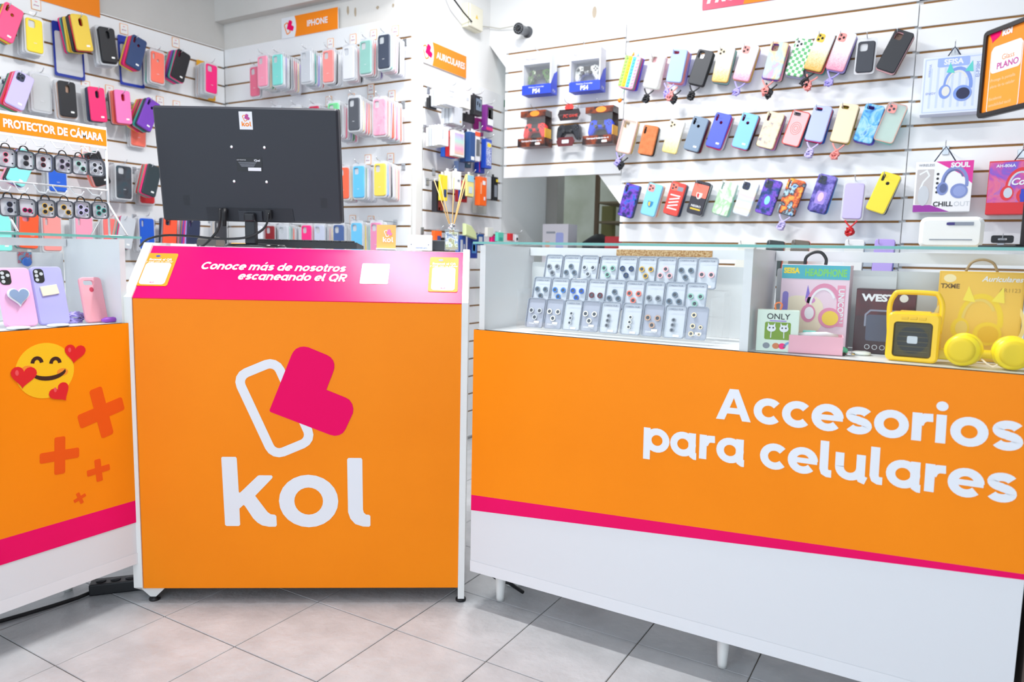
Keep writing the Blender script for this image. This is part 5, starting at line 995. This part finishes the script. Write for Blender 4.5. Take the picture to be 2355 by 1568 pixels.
# ------------------------------------------------------------------ lens-protector packs on the stepped stand (right showcase)
stp = empty('acrylic_stand', T(0, 1.742, ZO)); tag(stp, 'clear stepped acrylic stand holding the lens protector packs', 'display stand')
xs0, xs1 = at(1205, 740, 1, 1.82).x, at(1640, 780, 1, 1.82).x
for (ya, za, zb2) in ((.045, .001, .007), (.105, .001, .064), (.165, .001, .129)):
    MB().box(xs0, xs1, ya+.0, ya+.003, za, zb2).obj('riser', ACRYL, stp); MB().box(xs0, xs1, ya, ya+.058, zb2, zb2+.003).obj('step', ACRYL, stp)
MB().box(xs0, xs1, .04, .043, .001, .03).obj('front_lip', ACRYL, stp); MB().box(xs0-.003, xs0, .04, .225, .001, .12).obj('end_cheek', ACRYL, stp); MB().box(xs1, xs1+.003, .04, .225, .001, .12).obj('end_cheek', ACRYL, stp)
PKW, PKH = .055, .084
SILV = M('ccd1dd', .25, .0, name='silver_card'); SILD = M('a9adc0', .25, .0, name='dark_silver_card')
def pack(px, py, y, i, rn, ring, pat, dark=False, word_='CAMERA FILM', zb=0.):
    mxp = T(0, y, 0); x, z = lp(mxp, px, py)
    o = MB().plate(rrect(PKW, PKH, .007), .005, bev=.0015).obj('lens_protector_pack', ACRYL, None, T(x, y, ZO+zb+PKH/2+.001) @ RX(-14)); nth = ['first', 'second', 'third', 'fourth', 'fifth', 'sixth', 'seventh', 'eighth', 'ninth'][i]
    tag(o, 'clear lens protector pack with %s rings, %s from the left, %s row of the stand' % (ring if ring in PAL else 'metallic', nth, rn), 'lens protector', 'lens protector packs in the right showcase')
    qr('card', PKW-.004, PKH-.004, .006, .0012, SILD if dark else SILV, o, y=-.0001); MB().plate(rrect(PKW+.001, PKH+.001, .0075), .0055, [rrect(PKW-.0035, PKH-.0035, .0055)], y=.0002).obj('rim', M('9aa2b4', .15, 0, .5, alpha=.8), o)
    for (a, b, r_) in pat:
        MB().plate(ell(r_, r_, a, b, 18), .0012, [ell(r_*.62, r_*.62, a, b, 18)], y=-.005).obj('lens_ring', P(ring, .25), o); MB().plate(ell(r_*.6, r_*.6, a, b, 14), .0006, y=-.005).obj('lens', M('4a4f5a', .1), o)
    txt(word_, .0062, P('8d95a8') if not dark else PRINTW, o, .0, PKH/2-.010 if not dark else -PKH/2+.011, -.0056, bold=.02); qr('price_sticker', .016, .006, .001, .0003, STK, o, y=-.0052, cx=.008, cz=-PKH/2+.006 if not dark else -.026)
K_ = 1.3; tri = [(-.013, .006, .0078), (.013, .006, .0078), (0, -.013, .0078)]; inv = [(0, .008, .0078), (-.013, -.010, .0078), (.013, -.010, .0078)]; two = [(-.012, -.004, .008), (.013, -.004, .008)]; col3 = [(-.002, .004, .0055), (-.003, -.009, .0055), (-.004, -.022, .0055)]; five = [(-.008, .02, .0065), (-.008, -.008, .0065), (.012, -.010, .005), (-.01, -.028, .0065), (.01, -.028, .004)]
zx = lambda a: 1080+a*.2718
zy = lambda a: 540+a*.2718
top_ = [(712, 'gray', tri), (862, 'slate', inv), (1012, 'silver', tri), (1178, 'sage', tri), (1335, 'navy', tri), (1500, 'gold', tri), (1662, 'blush', inv), (1836, 'slate', tri), (2010, 'blush', two)]
mid_ = [(612, 'slate', tri), (762, '3f7fd0', tri), (915, 'blue', tri), (1075, 'maroon', two), (1230, 'slate', inv), (1395, 'coral', tri), (1562, 'gray', two), (1740, 'slate', inv), (1915, 'sage', tri)]
bot_ = [(562, 'silver', tri, 1, 'DIAMOND'), (716, 'offwhite', tri, 1, 'DIAMOND'), (872, 'silver', col3, 0, 'CAMERA FILM'), (1022, 'offwhite', tri, 1, 'DIAMOND'), (1187, 'gray', col3, 0, 'CAMERA FILM'), (1372, 'offwhite', col3, 0, 'CAMERA FILM'), (1552, 'tan', tri, 1, 'DIAMOND'), (1737, 'gray', col3, 0, 'CAMERA FILM'), (1922, 'cream', five, 1, '')]
for i, (a, rg, pt) in enumerate(top_): pack(zx(a), zy(265+i*4), 1.742+.185, i, 'back', rg, pt, zb=.133)
for i, (a, rg, pt) in enumerate(mid_): pack(zx(a), zy(455+i*7), 1.742+.125, i, 'middle', rg, pt, zb=.068)
for i, (a, rg, pt, dk_, wd2) in enumerate(bot_): pack(zx(a), zy(660+i*11), 1.742+.066, i, 'front', rg, pt, bool(dk_), wd2 or 'DIAMOND', zb=.0105)

# ------------------------------------------------------------------ right half of the right showcase
def rbx(px0, px1, Y, h, dp, name, mat, label, cat, yaw=0, zb=ZO):
    a, b = at(px0, 780, 1, Y), at(px1, 780, 1, Y); w = (b.x-a.x)
    o = MB().rbox(-w/2, w/2, 0, dp, 0, h, .001, seg=1).obj(name, mat, None, T((a.x+b.x)/2, Y, zb+.001) @ RZ(yaw)); tag(o, label, cat); return o, w
o, w = rbx(1788, 1945, 1.93, .205, .06, 'headphone_box', P('f0d3e2'), 'pink and teal unicorn headphone box in the right showcase', 'headphone box'); h = .205
qr('top_band', w-.002, .034, .001, .0004, P('4fb3c4'), o, y=-.0001, cz=h-.018); txt('SEISA', .018, P('yellow'), o, -w*.35, h-.016, -.0007, bold=.05, fit=w*.24); txt('HEADPHONE', .024, P('7fd06a'), o, w*.15, h-.02, -.0007, bold=.04, fit=w*.6)
qr('side_band', .018, .1, .001, .0004, P('ef9db8'), o, y=-.0001, cx=w*.39, cz=h*.52); txt('UNICORN', .018, PRINTW, o, w*.39, h*.52, -.0007, bold=.03, rot=-90); qr('face_glow', w*.6, h*.45, .03, .0002, P('f3e3c9'), o, y=-.0001, cx=-w*.15, cz=h*.4)
phones(o, .02, h*.5, .085, 'e58fb0', 'f4d04a', inner='f4eef4'); qr('icon_pill', .014, .05, .007, .0004, P('8f7fd0'), o, y=-.0001, cx=-w*.42, cz=h*.55); MB().plate([(-.02, .118), (-.015, .155), (-.006, .12)], .0004, y=-.0001).obj('unicorn_horn', P('8a6fd0'), o); MB().plate(ell(.012, .008, -.008, .118), .0004, y=-.0002).obj('unicorn_head', P('d98fc8'), o)
MB().tube(crv([(-.03, .03, h), (-.028, .03, h+.018), (-.012, .03, h+.03), (.006, .03, h+.03), (.018, .03, h+.015), (.018, .03, h)]), .004, 8).obj('carry_handle', BLACK, o)
o, w = rbx(1740, 1835, 1.79, .098, .03, 'earphone_box', P('e3f0e2'), 'pale green earphone box with animal earbuds in the right showcase', 'earphone box', 12); h = .098
txt('ONLY', .019, P('2b2d33'), o, 0, h*.84, -.0007, bold=.01); qr('window', w*.62, h*.42, .004, .0005, P('7fa02c'), o, y=-.0001, cz=h*.5); qr('tagline', w*.4, .003, .001, .0003, P('a98fd8'), o, y=-.0001, cz=h*.74)
for sx in (-.15, .15):
    MB().plate(ell(.010, .008, sx*w, h*.56), .0012, y=-.0007).obj('earbud', P('white'), o); MB().strip([(sx*w, h*.5), (sx*w*1.05, h*.33)], .002, y=-.0012).obj('earbud_wire', P('white'), o)
    for e in (-.005, .005): MB().plate([(sx*w+e-.003, h*.6), (sx*w+e*1.6, h*.7), (sx*w+e+.003, h*.6)], .0006, y=-.001).obj('ear', P('white'), o); MB().plate(ell(.0018, .0022, sx*w+e*.8, h*.575, 8), .0004, y=-.002).obj('eye', BLACK, o)
for (x, cl) in ((-.25, 'gray'), (-.02, 'd9804f'), (.13, 'hotpink')): MB().plate(ell(.008, .007, x*w, h*.14), .0004, y=-.0002).obj('animal_print', P(cl), o)
MB().strip(arcp(.32*w, h*.1, .013, .013, 0, 180, 10), .005, y=-.0006).obj('rainbow_print', P('7fa8d8'), o); MB().tube(crv([(-.006, .015, h), (-.008, .015, h+.012), (0, .015, h+.017), (.007, .015, h+.012), (.004, .015, h)]), .002, 6).obj('hang_loop', P('ff8a4a'), o)
a = at(1880, 790, 1, 1.83); r = empty('pink_tray_box', T(a.x, 1.80, ZO+.001) @ RZ(8)); tag(r, 'open pink gift box with white accessory in the right showcase', 'box')
for (x0, x1, y0, y1) in ((-.058, .058, 0, .002), (-.058, .058, .073, .075), (-.058, -.056, .002, .073), (.056, .058, .002, .073)): MB().box(x0, x1, y0, y1, 0, .042).obj('box_wall', P('f3b4c3'), r)
MB().box(-.058, .058, 0, .075, 0, .0015).obj('box_floor', P('f3b4c3'), r); MB().tube([(-.045, .035, .036), (-.02, .02, .042), (.02, .03, .044), (.045, .04, .038)], .007, 10).obj('hair_band', P('f4f2f4'), r); MB().rbox(-.03, .0, .04, .06, .035, .05, .003).obj('teal_piece', P('7fd8cc'), r)
o, w = rbx(1962, 2100, 1.91, .152, .055, 'speaker_box', P('3a1a20', .3), 'dark maroon speaker box behind the yellow speaker', 'speaker box'); h = .152
qr('printed_face', w-.002, h*.4, .001, .0003, pattern('maroon_facets', 'noise', ['2a1216', '5c2026', '3a161c'], 16, .3), o, y=-.0001, cz=h*.78); txt('WEST', .022, PRINTW, o, -.015, h*.86, -.0007, bold=.05, sx=1.2); MB().plate(ell(.009, .009, w*.3, h*.87), .0004, y=-.0004).obj('seal', P('offwhite'), o)
qr('device_print', .075, .062, .006, .0004, P('55586c'), o, y=-.0001, cx=.0, cz=h*.4); MB().strip([(-.04, h*.42), (-.04, h*.6), (-.03, h*.67), (.03, h*.67), (.04, h*.6), (.04, h*.42)], .004, y=-.0006).obj('handle_print', P('8d90a4'), o)
for k in range(3): MB().plate(ell(.006, .006, -.032+.016*k, h*.1, 12), .0003, [ell(.0045, .0045, -.032+.016*k, h*.1, 12)], y=-.0003).obj('icon', P('silver'), o)
YEL = M('fccb0c', .35, name='yellow_plastic')
a, b = at(2034, 815, 1, 1.80), at(2157, 815, 1, 1.80); w = b.x-a.x; r = empty('portable_speaker', T((a.x+b.x)/2, 1.80, ZO+.001) @ RZ(-4)); tag(r, 'yellow portable speaker with carrying handle in the right showcase', 'speaker'); h = .107
MB().plate(rrect(w, h, .012, 0, h/2), .05, [rrect(w*.74, h*.72, .008, 0, h*.45)], y=.05, bev=.004).obj('body', YEL, r); MB().rbox(-w*.38, w*.38, .006, .044, h*.08, h*.82, .004).obj('grille', M('4a4018', .45), r)
for k in range(6): MB().rbox(-w*.3, w*.3, .0045, .0065, h*(.2+.1*k), h*(.2+.1*k)+.0022, .0005, seg=1).obj('grille_bar', M('5d5430', .4), r)
MB().plate(ell(.03, .03, 0, h*.45, 28), .0012, y=.0058).obj('driver_disc', M('1f1a14', .3), r); qr('badge', .02, .016, .003, .002, P('silver', .15), r, y=.0046, cz=h*.45); MB().rbox(-.03, .03, .02, .036, h-.002, h+.003, .002).obj('button_bar', YEL, r)
for k in (-1, 0, 1): MB().rbox(k*.017-.007, k*.017+.007, -.0015, .001, h*.86, h*.92, .001, seg=1).obj('button', M('f0be08', .3), r)
MB().tube(crv([(-w*.47, .02, h*.6), (-w*.5, .02, h*1.1), (-w*.42, .02, h*1.34), (-w*.3, .02, h*1.4), (w*.3, .02, h*1.4), (w*.42, .02, h*1.34), (w*.5, .02, h*1.1), (w*.47, .02, h*.6)]), .0055, 10).obj('handle', YEL, r)
o, w = rbx(2148, 2345, 1.92, .198, .06, 'headphone_box', P('e9b93a'), 'yellow cat-ear headphone box behind the yellow headphones', 'headphone box'); h = .198
qr('printed_face', w-.008, h-.008, .001, .0003, P('f0c148'), o, y=-.0001, cz=h/2); txt('TXME', .014, P('7a5a20'), o, -w*.36, h*.83, -.0007, bold=.04); txt('Auriculares', .016, PRINTW, o, w*.24, h*.92, -.0007, bold=.02, shear=.3); txt('AR1123', .012, P('b58a2a'), o, w*.34, h*.8, -.0007); MB().plate(ell(.012, .009, -w*.37, h*.92), .0003, y=-.0003).obj('emblem', P('f3e2b0'), o)
MB().strip(ell(.085, .075, .0, h*.42, 28), .007, y=-.0003, closed=True).obj('ring_print', P('f6da8a'), o); phones(o, .0, h*.45, .09, 'f2cd1c', 'e9b810', 'f7e04a', inner='e9c860')
MB().tube(crv([(-.03, .03, h), (-.02, .03, h+.02), (0, .03, h+.027), (.02, .03, h+.02), (.03, .03, h)]), .003, 8).obj('carry_handle', P('a8906a'), o)
YH = M('fbdf14', .35, name='lemon_plastic')
a = at(2272, 800, 1, 1.80); r = empty('headphones', T(a.x, 1.80, ZO+.001)); tag(r, 'bright yellow over-ear headphones lying in the right showcase', 'headphones')
for sx, ry in ((-.041, -12), (.041, 8)):
    g = MB().lathe([(.004, -.022), (.026, -.021), (.033, -.014), (.035, .0), (.034, .008), (.03, .01), (.033, .012), (.033, .024), (.022, .028)], 28).obj('ear_cup', YH, r, T(sx, .012, .035) @ RZ(ry) @ RX(90)); MB().lathe([(.02, .0285), (.026, .0285), (.026, .032), (.018, .033)], 24).obj('ear_pad', M('e9c80c', .6), g)
MB().tube([(-.075, .03, .022), (-.085, .045, .02), (-.06, .075, .02), (0, .085, .02), (.06, .075, .02), (.075, .05, .02)], [.008, .010, .010, .010, .010, .008], 10).obj('headband', YH, r); MB().rbox(-.095, -.06, .022, .034, .008, .03, .003).obj('band_end', YH, r); MB().tube([(-.01, -.02, .02), (.0, -.026, .012), (.01, -.022, .006), (.018, -.026, .012)], .0018, 6).obj('wire', P('cream'), r)
Y_ = 1.775; g = lambda px, py: (lambda v: (v.x, max(v.y, 1.765)+.004*math.sin(px), ZO+.004))(at(px, py, 2, ZO+.004))
pts = [g(1903, 803), g(1885, 810), g(1880, 804), g(1890, 798), g(1918, 799), g(1930, 797)]
r = empty('charging_cable', T(pts[0][0], pts[0][1], ZO)); tag(r, 'short black charging cable with plug lying in the right showcase', 'cable'); MB().tube([Vector(p)-r.matrix_world.translation for p in [g(1960, 815), g(1920, 813)]+pts], .0017, 6).obj('wire', BLACK, r); p0, p1 = Vector(g(1921, 813))-r.matrix_world.translation, Vector(g(1966, 815))-r.matrix_world.translation; MB().tube([p0, p0*.5+p1*.5], .0042, 8).obj('plug', BLACK, r); MB().tube([p0*.45+p1*.55, p1], .003, 8).obj('plug_tip', CHROME, r)
v = at(1935, 806, 2, ZO+.01); r = empty('whale_toy', T(v.x, v.y, ZO+.001)); tag(r, 'small mint green whale cable guard in the right showcase', 'cable guard'); MB().lathe(sph(.011, 8, 12), 14).obj('body', P('5fc8a0'), r, T(0, 0, .0095) @ Matrix.Diagonal((1.3, .85, .85, 1))); MB().tube([(-.01, 0, .012), (-.017, 0, .02), (-.022, 0, .024)], [.004, .003, .005], 8).obj('tail', P('5fc8a0'), r)
for (px, py, cl, lab) in ((1980, 812, 'e8f0ee', 'white ring phone holder lying beside the whale cable guard'), (1830, 803, 'f0e8e8', 'white ring phone holder by the pale green earphone box'), (2122, 824, 'f2f2f4', 'white ring phone holder in front of the yellow speaker')):
    v = at(px, py, 2, ZO+.004); o = MB().lathe([(.019, 0), (.021, .002), (.021, .006), (.016, .007)], 24).obj('ring_holder', P(cl, .25), None, T(v.x, max(v.y, 1.775), ZO+.001)); tag(o, lab, 'phone holder'); MB().lathe([(.013, .0071), (.013, .009), (.01, .0095)], 20).obj('disc', ACRYL, o)

# ------------------------------------------------------------------ on top of the right counter
v = at(2185, 557, 1, 1.96); r = empty('white_gadget', T(v.x, 1.96, ZG+.001)); tag(r, 'white rounded speaker gadget standing on the right counter glass', 'gadget')
MB().plate(rrect(.128, .072, .016, 0, .036), .035, y=.04, bev=.008).obj('housing', M('f3f2ee', .4), r); qr('display', .05, .008, .001, .0005, P('8d93a0'), r, y=.0045, cx=.018, cz=.056); qr('display_text', .016, .006, .001, .0003, P('3a2f7a'), r, y=.0038, cx=-.002, cz=.056); qr('slot', .085, .0025, .001, .0005, P('gray'), r, y=.0045, cz=.02)
q = lp(WR, 2305, 550, -.1); tag(MB().plate(rrect(.075, .03, .008), .003, [rrect(.03, .008, .003)]).obj('hang_card', BLACK, None, WR @ T(q[0], -.1, q[1])), 'black hang card on a hook at the low right of the wall', 'hang card'); hook(WR, q[0], q[1], .115, 'wire hook holding the black hang card')
P0 = at(2258, 175, 1, 1.96); dv = ray(960, 590); dv.z = 0; dv.normalize(); ang = math.degrees(math.atan2(-dv.y, -dv.x))
PM = T(P0) @ RZ(ang)
e0, e1 = lp(PM, 2258, 78), lp(PM, 2258, 272)
ph_ = e0[1]-e1[1]; zc = (e0[1]+e1[1])/2; pw = .29
ps = empty('poster_stand', PM @ T(pw*.5, 0, 0) if False else T(P0.x+math.cos(math.radians(ang))*pw*.5, P0.y+math.sin(math.radians(ang))*pw*.5, ZG+.001) @ RZ(ang)); tag(ps, 'black framed poster stand with orange screen film advert on the right counter', 'poster stand')
zc2 = P0.z+zc-ZG-.001
fr = MB().plate(rrect(pw, ph_, .01, 0, zc2), .012, [rrect(pw-.02, ph_-.02, .004, 0, zc2)], y=.006, bev=.002).obj('frame', M('16161a', .4), ps); po = qr('poster', pw-.018, ph_-.018, .002, .003, M('f58a1e', .3), ps, y=.002, cz=zc2)
qr('print_card', .085, ph_*.72, .008, .0004, M('f79a34', .3), po, y=-.0011, cx=-pw*.27, cz=zc2-.018); MB().plate(rrect(.086, ph_*.725, .008, -pw*.27, zc2-.018), .0003, [rrect(.083, ph_*.71, .007, -pw*.27, zc2-.018)], y=-.0014).obj('card_outline', PRINTW, po); qr('card_head', .08, ph_*.3, .008, .0004, PRINTW, po, y=-.0016, cx=-pw*.27, cz=zc2+.025)
txt('Glass', .016, ORP, po, -pw*.25, zc2+.025, -.0024); txt('PLANO', .018, M('b8348c', .4), po, -pw*.25, zc2+.009, -.0024, bold=.02); txt('kol', .022, PRINTW, po, -pw*.28, zc2+ph_*.42, -.0018, bold=.04); MB().plate([(x*.017-pw*.4, z*.017+zc2+ph_*.42) for x, z in heart(1, -20)], .0004, y=-.0012).obj('logo_heart', MAG, po)
for k, s in enumerate(('Protege la pantalla', 'plana de tu celular', '', 'Excelente', 'sensibilidad tactil')):
    if s: txt(s, .009, M('fbd0a4', .4), po, -pw*.4, zc2-.018-.013*k, -.0018, align='LEFT')
qr('print_card', .085, ph_*.72, .008, .0004, M('f79a34', .3), po, y=-.0011, cx=pw*.1, cz=zc2-.018)
v = lp(ps.matrix_world, 2345, 520); MB().rbox(v[0]-.006, v[0]+.006, .008, .02, .004, zc2, .002).obj('pole', M('16161a', .4), ps); MB().rbox(v[0]-.05, v[0]+.05, -.05, .07, 0, .006, .002).obj('base', M('16161a', .4), ps)
# ------------------------------------------------------------------ under-stair clutter behind the counter
v = at(1277, 533, 1, 3.9); r = empty('product_carton', T(v.x, 3.9, .6)); tag(r, 'white product carton with blue pictures in the under-stair room', 'carton'); ht = at(1277, 515, 1, 3.9).z-.6; MB().box(-.085, .085, 0, .12, 0, ht).obj('carton_body', P('cfccd4'), r); qr('picture', .05, .1, .01, .0005, P('9da6dc'), r, y=-.0002, cx=.03, cz=ht-.1); qr('print', .06, .012, .001, .0004, P('gray'), r, y=-.0002, cx=-.03, cz=ht-.05); qr('print', .03, .03, .004, .0004, P('e8905a'), r, y=-.0002, cx=-.05, cz=ht-.12)
tb = MB().box(-.3, .75, -.05, .3, .56, .598); tt = tb.obj('storage_table', M('8c857a', .6), None, T(v.x+.2, 3.9, 0)); 
tt2 = empty('low_table', T(v.x+.2, 3.9, 0)); tag(tt2, 'plain grey low table in the under-stair room', 'table'); tt.parent = tt2; tt.matrix_basis = Matrix(); tt.name = 'table_top'
for x in (-.27, .72):
    for y in (-.02, .27): MB().box(x-.015, x+.015, y-.015, y+.015, 0, .56).obj('leg', M('6d675e', .6), tt2)
v2 = at(1325, 552, 1, 3.85); hb = at(1325, 535, 1, 3.85).z
bg = MB().lathe([(.02, 0), (.09, .02), (.11, .2), (.1, hb-.6-.05), (.05, hb-.6-.015), (.02, hb-.6)], 20).obj('black_bag', M('15151a', .4), None, T(v2.x+.05, 4.06, .6)); tag(bg, 'black rounded bag on the low table in the under-stair room', 'bag')
v3 = at(1405, 551, 1, 3.85); tag(MB().rbox(-.09, .09, 0, .12, 0, v3.z-.6+.02, .003).obj('red_box', M('b3222c', .4), None, T(v3.x+.03, 3.9, .6)), 'red box on the low table under the stairs', 'box')
